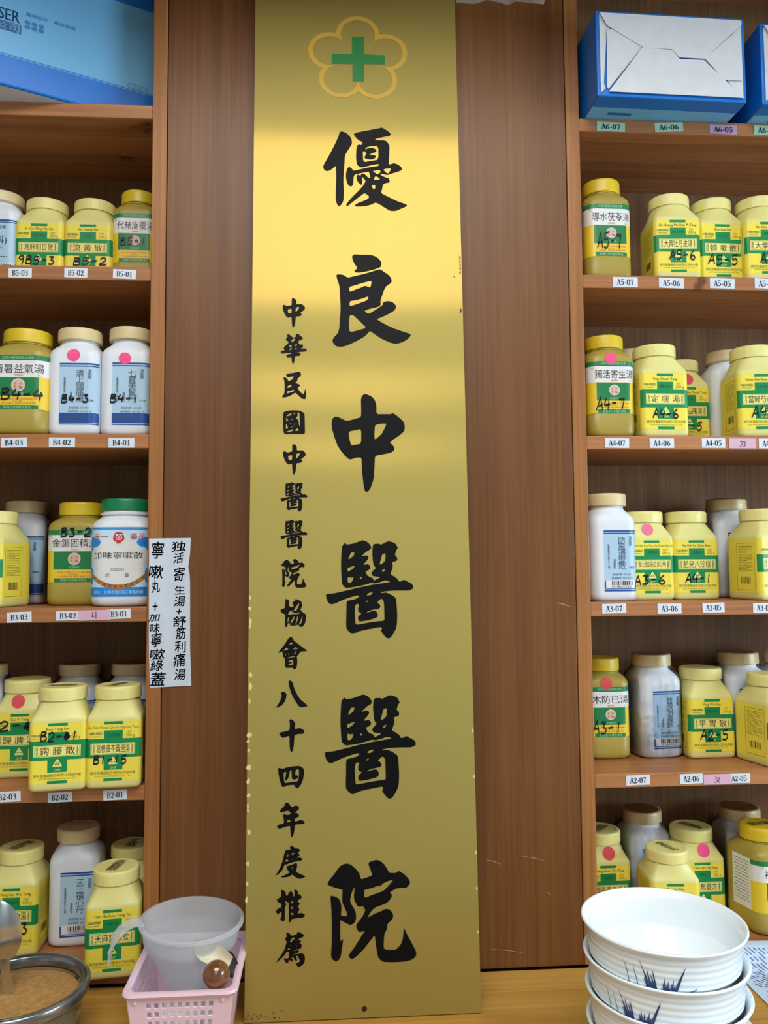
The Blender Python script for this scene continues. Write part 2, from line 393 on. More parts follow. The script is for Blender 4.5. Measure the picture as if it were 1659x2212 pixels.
vs, fs = poly_faces([[(a.x, .90), (b.x, .90), (b.x-.004, b.z), (b.x-.05, b.z+.003), (b.x-.06, b.z-.004), (a.x+.05, b.z+.004), (a.x+.03, b.z-.004), (a.x, b.z-.003)]])
k.add([(p[0], -.0004, p[1]) for p in vs], fs, resid_m)
scr_m = mat('scratch', (190, 150, 110), 0.6)
for (u0, v0, u1, v1, ww) in ((1050, 1857, 1082, 1867, .0006), (1120, 1848, 1180, 1860, .0004), (1200, 1302, 1236, 1312, .0006), (1180, 1927, 1190, 1934, .0005), (1060, 2050, 1130, 2058, .0004)):
    p, q = onY(u0, v0), onY(u1, v1)
    rv, rf = ribbon([(p.x, p.z), ((p.x+q.x)/2, (p.z+q.z)/2+.001), (q.x, q.z)], [ww*.3, ww, ww*.3]); k.add([(c[0], -.0003, c[1]) for c in rv], rf, scr_m)
k.build('surface_wear', pan)
t = thing('counter', 'yellowish brown wooden counter below the shelves carrying bowls and basket', 'counter', (0, -.17, CTR))
k = MB(); k.box(-1.3, 1.3, -.40, .165, -.03, 0, count_m); bevel(k.build('worktop', t), .003)
k = MB(); k.box(-1.28, 1.28, -.36, .39, FL-CTR, -.03, panel_m); k.build('base', t)

# ------------------------------------------------------------------ gold plaque
gold_m = gold_mat()
ink_m = mat('black_lacquer', (11, 11, 12), 0.5, spec=0.12)
grn_m = mat('emblem_green', (16, 122, 52), 0.5)
yel_m = mat('emblem_gold', (204, 162, 58), 0.55, spec=0.4)
chip_m = mat('bare_brass_chip', (214, 200, 132), 0.5, spec=0.3)
dark_m = mat('dark_chip', (60, 44, 26), 0.7)
SK = 0.0717; SLN = math.sqrt(1+SK*SK)
sign = thing('gold_plaque', 'tall brushed gold plaque with black Chinese calligraphy leaning on the wooden panel', 'plaque', (-0.1747, -0.116+(-.586+.58)*SK, -0.5863), rot=(-math.atan(SK), 0, 0))
SW, SH = 0.3078, 1.535
def circ(cx, cyy, r, n=24): return [(cx+r*math.cos(2*math.pi*i/n), cyy+r*math.sin(2*math.pi*i/n)) for i in range(n)]
hole = circ(.1545, .0104, .0036)
rings = [[(0.0015, 0), (SW-.0015, 0), (SW, .0015), (SW, SH), (0, SH), (0, .0015)], hole]
vs, fs = poly_faces(rings)
me = bpy.data.meshes.new('plate'); n = len(vs)
allv = [(p[0], 0, p[1]) for p in vs]+[(p[0], .0025, p[1]) for p in vs]
af = [tuple(f) for f in fs]+[tuple(i+n for i in reversed(f)) for f in fs]
o = 0
for r in rings:
    for i in range(len(r)):
        j = (i+1) % len(r); af.append((o+i, o+i+n, o+j+n, o+j))
    o += len(r)
me.from_pydata(allv, [], af); me.materials.append(gold_m); me.update()
uv = me.uv_layers.new(name='UVMap')
for lp in me.loops: c = me.vertices[lp.vertex_index].co; uv.data[lp.index].uv = (c.x, c.z)
bm = bmesh.new(); bm.from_mesh(me); bmesh.ops.recalc_face_normals(bm, faces=bm.faces); bm.to_mesh(me); bm.free()
po = bpy.data.objects.new('plate', me); COL.objects.link(po); po.parent = sign
GL={
'you':[[[1278,12404,1310,12419,1366,12402,1416,12359,1458,12300,1463,12216,1420,12150,1355,12034,1348,11901,1333,11723,1330,11585,1337,11429,1329,11302,1305,11253,1266,11210,1232,11251,1214,11319,1215,11455,1222,11602,1223,11740,1218,11862,1179,11822,1124,11781,1078,11770,1042,11794,1028,11838,1042,11882,1097,11982,1153,12093,1217,12233,1259,12334]],[[1490,12376,1504,12396,1606,12424,1737,12453,1858,12484,1927,12499,1969,12466,2024,12432,2052,12393,2038,12370,1940,12347,1847,12322,1814,12306,1814,12291,1865,12287,1930,12292,1981,12281,2017,12232,2029,12198,2023,12058,2013,11929,2022,11899,2087,11926,2147,11908,2198,11869,2216,11825,2174,11800,2099,11773,2020,11746,1988,11730,1933,11749,1882,11745,1905,11718,1969,11690,2010,11682,2025,11638,2019,11613,1959,11602,1921,11576,1911,11512,1892,11438,2002,11382,2121,11321,2240,11280,2281,11257,2267,11237,2183,11196,2100,11160,2022,11161,1945,11210,1863,11266,1803,11289,1753,11259,1698,11238,1615,11223,1533,11219,1496,11228,1501,11243,1561,11283,1634,11310,1689,11340,1717,11375,1681,11413,1644,11435,1607,11407,1534,11346,1451,11276,1387,11216,1369,11230,1378,11264,1470,11379,1562,11474,1627,11554,1664,11628,1637,11667,1608,11696,1614,11622,1611,11578,1595,11563,1558,11596,1529,11645,1525,11694,1538,11718,1559,11729,1582,11705,1603,11742,1638,11746,1670,11717,1702,11679,1737,11679,1725,11733,1712,11782,1638,11765,1564,11744,1500,11725,1486,11702,1483,11648,1476,11570,1457,11540,1425,11537,1393,11572,1371,11645,1367,11724,1381,11803,1404,11841,1432,11844,1459,11820,1480,11786,1565,11808,1731,11852,1860,11873,1861,11910,1777,11891,1685,11865,1611,11844,1579,11850,1538,11881,1524,11955,1522,12044,1530,12153,1540,12198,1568,12214,1609,12205,1625,12255,1577,12274,1541,12303,1504,12346],[1669,12167,1734,12191,1859,12201,1857,11974,1759,11956,1630,11928,1624,12116,1655,12087],[1762,11788,1878,11816,1889,11777,1859,11747,1822,11741,1808,11765],[1929,11818,1975,11837,2045,11839,2044,11821,2002,11751,1961,11779],[1812,11716,1876,11673,1872,11658,1779,11646],[1746,11542,1769,11569,1806,11568,1806,11524,1790,11489]],[[1659,12127,1683,12148,1734,12164,1789,12161,1831,12132,1826,12102,1779,12086,1714,12049,1770,12051,1820,12037,1815,12003,1760,11976,1695,11979,1649,11998,1654,12028,1677,12063,1664,12088]]],
'liang':[[[1451,10436,1473,10460,1514,10466,1596,10460,1695,10465,1768,10452,1831,10419,1880,10363,1886,10325,1875,10277,1784,10239,1657,10204,1548,10183,1494,10192,1481,10211,1503,10227,1531,10256,1486,10318,1459,10384]],[[1219,10142,1242,10152,1314,10148,1358,10120,1390,10102,1512,10135,1638,10168,1756,10208,1861,10243,1910,10211,2000,10146,2031,10094,2033,10051,2017,10027,1953,9984,1921,9926,1888,9831,1864,9755,1866,9699,1855,9675,1778,9646,1724,9636,1679,9621,1624,9594,1687,9548,1777,9608,1859,9661,1900,9699,1896,9723,1923,9742,1977,9752,2040,9739,2085,9693,2093,9655,2065,9608,1993,9560,1884,9507,1803,9473,1865,9432,1972,9372,2089,9322,2223,9277,2295,9255,2303,9232,2257,9175,2176,9128,2095,9103,2023,9112,1934,9148,1845,9193,1756,9258,1704,9294,1675,9257,1621,9205,1540,9153,1415,9091,1326,9053,1255,9048,1202,9061,1166,9111,1159,9148,1184,9195,1238,9251,1261,9335,1270,9466,1280,9606,1276,9765,1268,9935,1255,10010,1228,10085],[1407,9960,1511,9995,1637,10037,1741,10064,1718,9953,1664,9974,1632,9980,1573,9949,1510,9924,1411,9882],[1412,9744,1509,9759,1599,9787,1689,9823,1675,9762,1545,9708,1412,9661],[1411,9524,1458,9535,1552,9446,1656,9340,1542,9301,1407,9267,1399,9393]]],
'zhong':[[[1565,8255,1578,8315,1618,8347,1676,8331,1728,8302,1763,8257,1788,8189,1786,8048,1920,8051,1987,8049,2027,8068,2097,8014,2176,7942,2194,7878,2187,7815,2164,7779,2093,7725,2013,7670,1973,7630,2016,7599,2042,7549,2028,7513,1984,7482,1896,7464,1790,7448,1759,7424,1752,7294,1741,7135,1725,7064,1689,6967,1658,6921,1628,6917,1609,6932,1594,7020,1578,7161,1570,7294,1567,7414,1492,7414,1440,7392,1392,7385,1335,7436,1275,7512,1223,7596,1179,7721,1149,7838,1143,7928,1158,7982,1194,8013,1242,8005,1303,7973,1351,7948,1426,7960,1496,7983,1565,8004,1568,8119],[1390,7794,1495,7814,1566,7832,1564,7615,1485,7602,1425,7586,1402,7659,1388,7731],[1764,7876,1777,7893,1866,7911,1932,7911,1900,7841,1864,7764,1820,7724,1757,7671,1754,7768]]],
'yi':[[[1281,6133,1299,6172,1327,6197,1346,6171,1423,6180,1501,6205,1574,6233,1622,6217,1664,6183,1690,6144,1691,6118,1672,6096,1629,6075,1586,6036,1547,5998,1598,6015,1641,6014,1657,5993,1645,5963,1610,5924,1577,5883,1645,5894,1670,5876,1683,5846,1657,5812,1605,5794,1635,5735,1677,5714,1716,5696,1721,5666,1737,5649,1694,5634,1633,5617,1582,5603,1513,5587,1428,5575,1334,5563,1283,5614,1275,5738,1269,5858,1272,5995],[1414,6063,1461,6059,1444,6011,1405,5981,1370,5960,1383,6003],[1361,5849,1395,5853,1438,5870,1460,5867,1434,5831,1395,5806,1359,5793],[1365,5725,1395,5707,1442,5718,1437,5686,1411,5639,1367,5631,1360,5678],[1542,5727,1559,5702,1553,5691,1527,5693]],[[1725,6178,1807,6182,1824,6166,1880,6190,1928,6216,1985,6207,2036,6181,2070,6120,2044,6085,2024,6021,2051,5994,2061,5964,2046,5934,2007,5930,1981,5913,1997,5870,1979,5810,1957,5750,2013,5719,2064,5680,2068,5650,1994,5638,1947,5643,1934,5658,1887,5669,1810,5640,1736,5625,1694,5632,1724,5664,1810,5704,1806,5715,1737,5724,1712,5728,1691,5761,1704,5790,1738,5824,1756,5842,1726,5876,1714,5949,1708,6044,1711,6130],[1844,6022,1866,6041,1894,6043,1891,5974,1884,5935,1851,5905,1812,5884,1813,5914,1830,5966],[1837,5785,1850,5815,1876,5829,1883,5819,1867,5789]],[[1053,5485,1163,5491,1274,5515,1394,5541,1513,5570,1616,5588,1711,5608,1822,5623,1943,5640,2038,5655,2111,5650,2146,5675,2184,5654,2252,5619,2276,5589,2275,5550,2251,5538,2208,5521,2105,5524,1976,5523,1890,5515,1829,5505,1829,5490,1889,5498,1949,5476,2017,5433,2034,5403,2040,5322,2047,5195,2042,5068,2028,5001,1993,4934,1950,4876,1920,4863,1886,4875,1848,4923,1815,4970,1834,5003,1824,5020,1790,5021,1713,5005,1611,4989,1509,4967,1462,4945,1419,4931,1382,4958,1337,5005,1336,5102,1341,5228,1341,5346,1350,5389,1427,5401,1495,5423,1519,5446,1512,5462,1470,5457,1376,5431,1291,5402,1214,5365,1142,5340,1103,5353,1074,5396],[1625,5471,1649,5492,1708,5506,1701,5483,1683,5466,1632,5458],[1607,5356,1614,5382,1644,5392,1640,5377],[1465,5324,1486,5343,1512,5340,1516,5315,1503,5294,1501,5252,1519,5226,1549,5217,1536,5196,1504,5176,1500,5142,1510,5108,1531,5102,1603,5109,1714,5135,1761,5152,1779,5185,1766,5223,1741,5247,1698,5243,1617,5217,1639,5242,1733,5266,1793,5274,1814,5295,1810,5325,1793,5342,1764,5359,1794,5388,1828,5416,1858,5384,1866,5324,1867,5205,1869,5108,1774,5101,1680,5091,1561,5070,1467,5056,1461,5142,1453,5244]]],
'yuan':[[[1070,1667,1091,1707,1160,1786,1228,1877,1279,1908,1330,1916,1381,1901,1432,1858,1483,1804,1504,1755,1504,1731,1525,1712,1593,1732,1666,1756,1645,1824,1616,1889,1619,1918,1646,1933,1728,1951,1775,1934,1826,1891,1868,1825,1893,1779,1983,1777,2013,1803,2056,1783,2115,1736,2158,1686,2170,1645,2143,1609,2109,1580,2053,1588,1985,1582,1933,1555,1894,1532,1920,1511,1923,1487,1893,1435,1846,1397,1777,1375,1700,1353,1649,1311,1602,1240,1614,1234,1682,1270,1785,1304,1811,1323,1862,1328,1904,1310,1936,1261,1937,1221,1907,1178,1855,1136,1857,1092,1841,1056,1820,1029,1811,958,1805,839,1839,822,1898,816,1965,817,2026,871,2056,925,2066,997,2076,1092,2104,1027,2170,905,2228,800,2238,752,2218,713,2167,683,2082,666,1955,663,1803,671,1761,698,1728,739,1712,826,1698,938,1690,1010,1637,948,1552,848,1467,768,1408,727,1374,724,1349,753,1345,773,1400,838,1468,930,1519,1008,1562,1062,1520,1056,1490,1049,1461,1082,1446,1118,1448,1146,1487,1192,1538,1255,1568,1318,1556,1350,1531,1379,1518,1369,1475,1367,1446,1410,1421,1459,1421,1531,1430,1608,1418,1604,1388,1540,1368,1461,1378,1412,1420,1347,1445,1282,1446,1218,1427,1170,1377,1142,1334,1158,1246,1209,1238,1201,1237,1058,1239,942,1275,977,1270,922,1253,827,1244,764,1223,726,1198,703,1160,705,1127,737,1113,785,1123,879,1127,1022,1128,1141,1124,1300,1116,1421,1108,1513,1137,1515,1192,1499,1235,1457,1251,1400,1254,1352,1246,1264,1276,1263,1310,1250,1333,1277,1302,1351,1268,1416,1264,1472,1271,1593,1244,1595,1193,1611,1125,1633,1083,1651],[1556,1567,1575,1581,1643,1593,1729,1620,1763,1613,1832,1664,1892,1682,1943,1691,1908,1645,1813,1555,1728,1530,1634,1500,1557,1475]]],
'hua':[[[503,9217,527,9232,566,9203,590,9173,633,9193,628,9224,657,9241,686,9219,701,9204,730,9184,732,9159,701,9139,672,9133,672,9093,691,9073,725,9082,738,9054,730,9028,699,9013,764,9019,790,8999,788,8979,749,8968,701,8968,620,8947,682,8955,703,8938,697,8908,653,8904,617,8897,615,8832,601,8787,587,8786,572,8831,572,8886,529,8876,505,8881,495,8916,519,8926,572,8936,572,8951,490,8946,437,8935,415,8950,418,8975,471,8982,463,9000,456,9030,489,9061,508,9081,528,9102,513,9126,489,9141,489,9166,513,9182],[566,9122,580,9152,619,9168,624,9153,595,9117,571,9107],[533,9066,571,9070,571,8992,533,8989,557,9011,557,9037,537,9046],[619,9070,643,9085,651,9068,643,9055,619,9047],[619,9022,648,9017,648,9002,619,9000]]],
'min':[[[496,8626,520,8641,606,8652,664,8671,697,8663,712,8628,693,8598,654,8563,656,8528,621,8503,654,8493,688,8479,691,8454,655,8429,693,8375,736,8331,755,8365,769,8423,777,8375,781,8316,773,8272,760,8262,722,8271,674,8315,626,8360,569,8320,512,8295,450,8284,438,8304,469,8339,473,8393,473,8482,468,8542,453,8571,468,8586,501,8572,520,8547,528,8524,573,8547,611,8597,568,8597,520,8587,501,8601],[516,8453,568,8483,573,8448,530,8431,516,8428],[512,8378,550,8384,602,8404,612,8379,559,8364,514,8344]]],
'guo':[[[456,8063,484,8083,560,8098,637,8098,694,8094,741,8069,760,8040,763,7903,766,7766,747,7751,628,7756,562,7756,496,7747,462,7770,455,7901],[508,8029,570,8061,575,8031,532,8014,504,8009],[603,8059,618,8071,622,8044,608,8039],[656,8059,684,8074,689,8000,694,7903,702,7854,680,7883,675,7942,656,7971,632,7981,665,8020],[496,7999,509,7970,532,7956,499,7933],[566,7963,585,7975,594,7961,570,7956],[497,7907,519,7863,528,7843,493,7819],[540,7897,571,7917,561,7900],[613,7912,623,7897,613,7873],[557,7848,595,7868,580,7848],[493,7780,533,7799,604,7829,581,7793,533,7777],[618,7797,656,7844,683,7800]]],
'xie':[[[499,5416,514,5424,539,5408,554,5395,547,5325,580,5309,600,5304,615,5334,591,5360,604,5380,630,5394,640,5425,670,5409,710,5394,733,5353,726,5313,706,5268,741,5232,771,5217,786,5192,781,5132,766,5072,731,5037,701,5038,676,5073,636,5053,621,5059,601,5054,570,5059,555,5094,532,5085,528,5050,510,5033,492,5050,495,5125,495,5215,469,5217,439,5244,429,5266,449,5281,494,5300,497,5356],[615,5264,645,5314,685,5369,690,5354,680,5313,655,5268,635,5254,620,5254],[538,5205,545,5235,570,5254,600,5268,588,5242,615,5236,645,5218,701,5241,691,5218,650,5208,610,5214,570,5204],[538,5174,555,5159,540,5104,528,5095],[570,5099,595,5144,625,5192,620,5144,590,5094,575,5089],[665,5185,679,5178,671,5133,646,5073,636,5063,646,5113],[686,5078,711,5122,731,5192,736,5157,721,5092,701,5068]]],
'hui':[[[397,4689,432,4728,482,4787,531,4865,561,4900,586,4902,606,4879,616,4854,672,4809,732,4763,807,4711,762,4703,712,4704,692,4675,667,4645,657,4621,667,4596,664,4527,652,4478,623,4461,608,4469,603,4488,563,4484,513,4485,498,4505,498,4579,492,4618,472,4638,467,4678,462,4708,422,4693],[550,4801,583,4833,606,4807,572,4800],[475,4712,512,4761,547,4734,512,4722],[602,4735,642,4767,674,4736,632,4735],[612,4671,637,4690,647,4720,654,4705,637,4671,617,4664],[500,4677,508,4677,512,4646,502,4658],[537,4667,550,4687,544,4657],[512,4613,562,4632,647,4644,622,4629,562,4619],[547,4578,607,4602,610,4523,548,4517,548,4539,592,4548,592,4567,548,4563]]],
'ba':[[[443,4153,470,4169,500,4162,523,4132,515,4078,490,4020,446,3978,387,3956,382,3964,416,4012,446,4070,457,4123]],[[546,4303,563,4317,588,4307,608,4277,623,4213,653,4144,713,4055,763,4016,811,3971,773,3962,704,3956,674,3988,624,4067,584,4146,559,4224]]],
'shi':[[[559,3786,575,3803,605,3790,635,3761,642,3727,630,3671,684,3678,699,3685,739,3665,763,3647,762,3618,744,3604,675,3603,630,3592,626,3515,621,3438,602,3376,589,3369,575,3386,565,3459,564,3584,517,3570,483,3556,458,3566,419,3620,438,3629,566,3651,568,3747]]],
'si':[[[413,3160,432,3168,466,3150,544,3174,631,3184,700,3185,744,3161,763,3127,757,3059,740,2984,710,2926,666,2887,632,2928,636,2940,580,2942,524,2935,489,2916,468,2923,441,2991,419,3084],[482,3099,520,3117,519,3073,506,3015,510,2996,528,3002,553,3039,566,3081,570,3127,592,3135,595,3071,597,3029,618,3010,649,3011,679,3032,682,3053,666,3066,640,3066,648,3138,692,3145,692,3052,679,2985,614,2979,545,2973,498,2965]]],
'nian':[[[439,2603,460,2640,495,2668,512,2713,538,2717,572,2691,588,2653,633,2669,658,2676,689,2659,697,2634,676,2609,637,2581,663,2580,693,2559,693,2530,659,2518,637,2506,638,2469,685,2480,728,2490,762,2470,773,2449,745,2434,638,2432,635,2370,625,2312,598,2265,584,2297,580,2355,578,2417,513,2406,445,2383,419,2388,402,2413,414,2433,496,2448,491,2514,480,2556,500,2568,538,2555,577,2562,581,2587,547,2612,504,2601,469,2590,448,2592],[534,2468,539,2490,580,2497,577,2466,539,2461]]],
'du':[[[574,2149,596,2160,626,2147,652,2122,681,2129,712,2104,703,2087,673,2084,703,2050,695,2030,660,2007,712,2013,742,1988,733,1972,669,1965,584,1947,524,1925,507,1929,486,1873,448,1825,405,1798,384,1794,414,1834,456,1906,485,1995,506,2085,523,2113,575,2108,583,2124],[532,2023,545,2055,556,2052,553,2026],[592,2066,630,2073,633,2057,609,2045,596,2054],[517,1962,524,1994,558,1978,549,1965],[592,1988,618,2001,613,1987]],[[528,1904,575,1915,631,1934,661,1945,673,1924,669,1883,652,1839,695,1809,738,1792,787,1770,746,1751,704,1740,670,1753,636,1774,608,1800,567,1776,525,1766,469,1767,461,1780,499,1791,559,1817,571,1829,541,1863],[599,1873,605,1894,618,1897,611,1877]]],
'tui':[[[460,1607,476,1613,504,1601,523,1576,526,1543,541,1533,557,1564,572,1584,588,1591,609,1578,619,1553,611,1516,635,1532,640,1567,629,1602,645,1610,669,1601,687,1575,682,1543,703,1550,721,1534,733,1514,724,1495,679,1471,682,1451,703,1446,705,1426,693,1409,680,1392,698,1382,703,1362,693,1337,680,1308,703,1312,724,1317,755,1306,775,1288,768,1266,740,1257,677,1254,636,1248,602,1244,597,1222,584,1204,569,1208,563,1238,565,1337,562,1448,547,1456,536,1454,531,1466,521,1471,510,1442,534,1439,526,1417,512,1393,511,1314,512,1250,504,1223,483,1217,465,1234,447,1257,467,1261,469,1305,467,1345,433,1316,413,1315,397,1337,399,1357,417,1374,466,1397,469,1439,438,1447,412,1470,406,1490,427,1507,461,1523,466,1548],[594,1469,627,1456,620,1443,595,1437],[599,1402,630,1379,596,1363],[597,1326,636,1307,623,1298,595,1294]]],
'jian':[[[530,1072,546,1082,574,1068,600,1038,631,1042,673,1055,667,1072,686,1085,714,1071,745,1055,762,1037,756,1020,714,1005,665,974,709,985,727,967,722,953,704,944,730,928,734,908,722,875,694,871,658,867,616,849,658,856,694,859,699,841,689,827,653,819,619,808,663,811,704,814,735,821,769,797,776,761,772,712,746,674,715,658,692,652,674,665,650,697,684,698,715,729,699,749,684,783,671,791,658,782,671,750,673,730,658,726,640,744,624,776,612,776,601,760,617,752,612,723,594,718,581,741,565,739,560,710,545,703,522,716,503,751,506,768,524,763,555,761,563,768,570,807,570,839,549,839,536,847,524,818,493,786,447,744,414,720,401,716,426,754,472,811,513,882,528,935,539,964,523,984,513,1009,533,1023,536,1043],[577,958,595,992,611,1011,644,1014,642,995,616,986,603,957],[567,914,585,921,588,916,572,910],[549,869,560,893,585,875,565,868],[658,897,678,908,668,894],[673,935,704,946,689,937]]],}

def glyph_obj(key, box=None, name='character'):
    k = MB(); rr = [[[(r[i], r[i+1]) for i in range(0, len(r), 2)] for r in pl] for pl in GL[key]]
    xs = [p[0] for pl in rr for p in pl[0]]; ys = [p[1] for pl in rr for p in pl[0]]
    sx0, sx1, sy0, sy1 = min(xs), max(xs), min(ys), max(ys)
    def f(p):
        if not box: return (p[0]*1e-4, p[1]*1e-4)
        return ((box[0]+(p[0]-sx0)/(sx1-sx0)*(box[1]-box[0]))*1e-4, (box[2]+(p[1]-sy0)/(sy1-sy0)*(box[3]-box[2]))*1e-4)
    for pl in rr:
        pv, pf = poly_faces([chaikin([f(p) for p in r], .18) for r in pl])
        k.add([(p[0], -.00035, p[1]) for p in pv], pf, ink_m)
    return k.build(name, sign)
for key in ('you', 'liang', 'zhong', 'yi'): glyph_obj(key)
glyph_obj('yi', (1032, 2275, 2729, 4114)); glyph_obj('yuan')
for key, box in (('zhong', (439, 763, 9332, 9777)), ('hua', None), ('min', None), ('guo', None), ('zhong', (455, 776, 7165, 7607)), ('yi', (425, 802, 6637, 7059)), ('yi', (426, 802, 6107, 6523)), ('yuan', (439, 787, 5573, 5974)),
                 ('xie', None), ('hui', None), ('ba', None), ('shi', None), ('si', None), ('nian', None), ('du', None), ('tui', None), ('jian', None)):
    glyph_obj(key, box, 'small_character')
em = bpy.data.objects.new('emblem', None); COL.objects.link(em); em.parent = sign; em.location = (.1563, -.0004, 1.3613)
def blossom(R, r):
    out = []
    d = R*math.cos(math.radians(36))+math.sqrt(r*r-(R*math.sin(math.radians(36)))**2)
    for i in range(5):
        th = math.radians(90+72*i); c = (R*math.cos(th), R*math.sin(th))
        n0 = (d*math.cos(th-math.radians(36)), d*math.sin(th-math.radians(36)))
        a0 = math.atan2(n0[1]-c[1], n0[0]-c[0])-th
        a0 = (a0+math.pi) % (2*math.pi)-math.pi
        for j in range(20):
            a = th+a0+(-2*a0)*j/20
            out.append((c[0]+r*math.cos(a), (c[1]+r*math.sin(a))*.93))
    return out
k = MB(); pv, pf = poly_faces([blossom(.0445, .0335), blossom(.0445, .0262)]); k.add([(p[0], 0, p[1]) for p in pv], pf, yel_m); k.build('blossom_outline', em)
k = MB(); cr_ = [(1474, 13988), (1655, 13996), (1653, 13704), (1979, 13695), (1977, 13545), (1656, 13538), (1653, 13250), (1477, 13243), (1479, 13531), (1160, 13526), (1166, 13690), (1472, 13698)]
pv, pf = poly_faces([[(x*1e-4-.1563, y*1e-4-1.3613) for x, y in cr_]]); k.add([(p[0], 0, p[1]) for p in pv], pf, grn_m); k.build('green_cross', em)
k = MB()
def blob(cx, cyy, rx, ry, m, n=9):
    pts = [(cx+rx*random.uniform(.55, 1.2)*math.cos(2*math.pi*i/n), cyy+ry*random.uniform(.55, 1.2)*math.sin(2*math.pi*i/n)) for i in range(n)]
    pv, pf = poly_faces([pts]); k.add([(p[0], -.0003, p[1]) for p in pv], pf, m)
blob(.2962, 1.0148, .0009, .0018, dark_m); blob(.3045, .9618, .0016, .0052, dark_m)
for i in range(5): blob(.3055, 1.045-i*.006, .0015, .003, mat('worn_gold', (150, 118, 52), .7))
for tt in (.545, .53, .512, .505, .44, .425, .405, .36, .352, .34, .318, .30, .282, .268, .262, .235, .195, .17, .15): blob(.0012+random.uniform(0, .0022), tt, random.uniform(.0015, .004), random.uniform(.002, .006), chip_m)
for tt in (.20, .155, .30, .36, .10): blob(SW-.0015, tt, .0015, .003, chip_m)
for i in range(24): blob(random.uniform(.0, .05), .004+random.uniform(0, .012)*random.random(), .0011, .0007, dark_m)
k.build('edge_wear', sign)

# ------------------------------------------------------------------ medicine bottles
ybody = mat('pale_yellow_plastic', (222, 214, 134), 0.42, sss=0.12)
ycap = mat('pale_yellow_cap', (230, 220, 138), 0.4)
obody = mat('olive_yellow_plastic', (166, 146, 60), 0.4, sss=0.12)
ocap = mat('golden_yellow_cap', (216, 184, 36), 0.38)
wbody = mat('white_plastic', (222, 226, 232), 0.4, sss=0.1)
wcap = mat('cream_cap', (218, 196, 146), 0.42)
gcap = mat('green_cap', (10, 128, 78), 0.38)
l_yel = mat('label_yellow', (240, 220, 76), 0.4); l_grn = mat('label_green', (4, 136, 74), 0.4)
l_box = mat('label_pale_yellow', (240, 228, 130), 0.4); l_dg = mat('label_dark_green', (0, 74, 50), 0.45)
l_blk = mat('label_black', (26, 28, 26), 0.4); l_olv = mat('label_olive_text', (120, 122, 44), 0.45)
l_blue = mat('label_light_blue', (172, 202, 224), 0.4); l_navy = mat('label_dark_blue', (28, 74, 146), 0.4); l_gry = mat('label_grey_text', (74, 88, 100), 0.45)
l_wht = mat('label_white', (226, 224, 222), 0.4); l_fgr = mat('label_forest_green', (26, 122, 66), 0.4); l_pnk = mat('label_pale_pink', (206, 176, 170), 0.5)
l_gold = mat('label_golden', (234, 200, 46), 0.4); l_org = mat('label_orange_text', (206, 138, 60), 0.5); l_red = mat('label_red', (196, 40, 56), 0.4)
l_sky = mat('label_sky_blue', (20, 136, 216), 0.4); l_paleb = mat('label_pale_blue', (196, 224, 244), 0.4); l_brn = mat('label_brown', (176, 118, 56), 0.4)
l_mint = mat('label_pale_green_text', (150, 206, 160), 0.45)
marker = mat('black_marker', (20, 24, 30), 0.35)
dot_pink = mat('pink_sticker', (244, 74, 134), 0.5); dot_red = mat('red_sticker', (214, 66, 74), 0.5); dot_rose = mat('rose_sticker', (226, 112, 140), 0.5)
film = wrap_mat()
BS = {  # body width / cap diameter, corner radius, profile (height fraction, half width, circle blend)
 'Y': dict(wd=1.155, cr=.10, body=ybody, cap=ycap, prof=[(0, .455, 0), (.008, .48, 0), (.03, .50, 0), (.066, .50, 0), (.675, .50, 0), (.70, .496, .02), (.715, .485, .06), (.86, .405, 1), (.90, .40, 1)], capz=.868),
 'W': dict(wd=1.17, cr=.20, body=wbody, cap=wcap, prof=[(0, .43, .1), (.012, .47, .05), (.035, .495, 0), (.07, .50, 0), (.70, .50, 0), (.74, .495, .02), (.775, .478, .12), (.81, .44, .4), (.84, .39, .85), (.858, .365, 1), (.866, .36, 1), (.90, .36, 1)], capz=.885),
 'O': dict(wd=1.27, cr=.22, body=obody, cap=ocap, prof=[(0, .43, .1), (.012, .47, .05), (.035, .495, 0), (.07, .50, 0), (.20, .50, 0), (.205, .495, 0), (.75, .495, 0), (.78, .485, .08), (.81, .455, .3), (.838, .405, .8), (.85, .375, 1), (.853, .372, 1), (.856, .385, 1), (.864, .385, 1), (.867, .365, 1), (.90, .36, 1)], capz=.872),
 'G': dict(wd=1.2, cr=.24, body=wbody, cap=gcap, prof=[(0, .43, .1), (.012, .47, .05), (.035, .495, 0), (.07, .50, 0), (.73, .50, 0), (.76, .49, .05), (.795, .46, .3), (.825, .41, .8), (.838, .40, 1), (.845, .40, 1), (.848, .43, 1), (.868, .43, 1), (.87, .40, 1), (.90, .39, 1)], capz=.885),
}
NS = 96
def section(hw, r, f, z):
    out = []
    for i in range(NS):
        a = 2*math.pi*i/NS-math.pi/2; c, s = math.cos(a), math.sin(a)
        # ray against rounded square
        k = hw/max(abs(c), abs(s)); x, y = c*k, s*k; e = hw-r
        if abs(x) > e and abs(y) > e:
            ex, ey = math.copysign(e, c), math.copysign(e, s)
            b = c*ex+s*ey; q = b*b-(ex*ex+ey*ey-r*r); k = b+math.sqrt(max(q, 0)); x, y = c*k, s*k
        out.append((x*(1-f)+c*hw*f, y*(1-f)+s*hw*f, z))
    return out
def prof_at(kind, t):
    pr = BS[kind]['prof']
    for a, b in zip(pr, pr[1:]):
        if a[0] <= t <= b[0]:
            k = (t-a[0])/(b[0]-a[0]); return a[1]+(b[1]-a[1])*k
    return pr[-1][1]
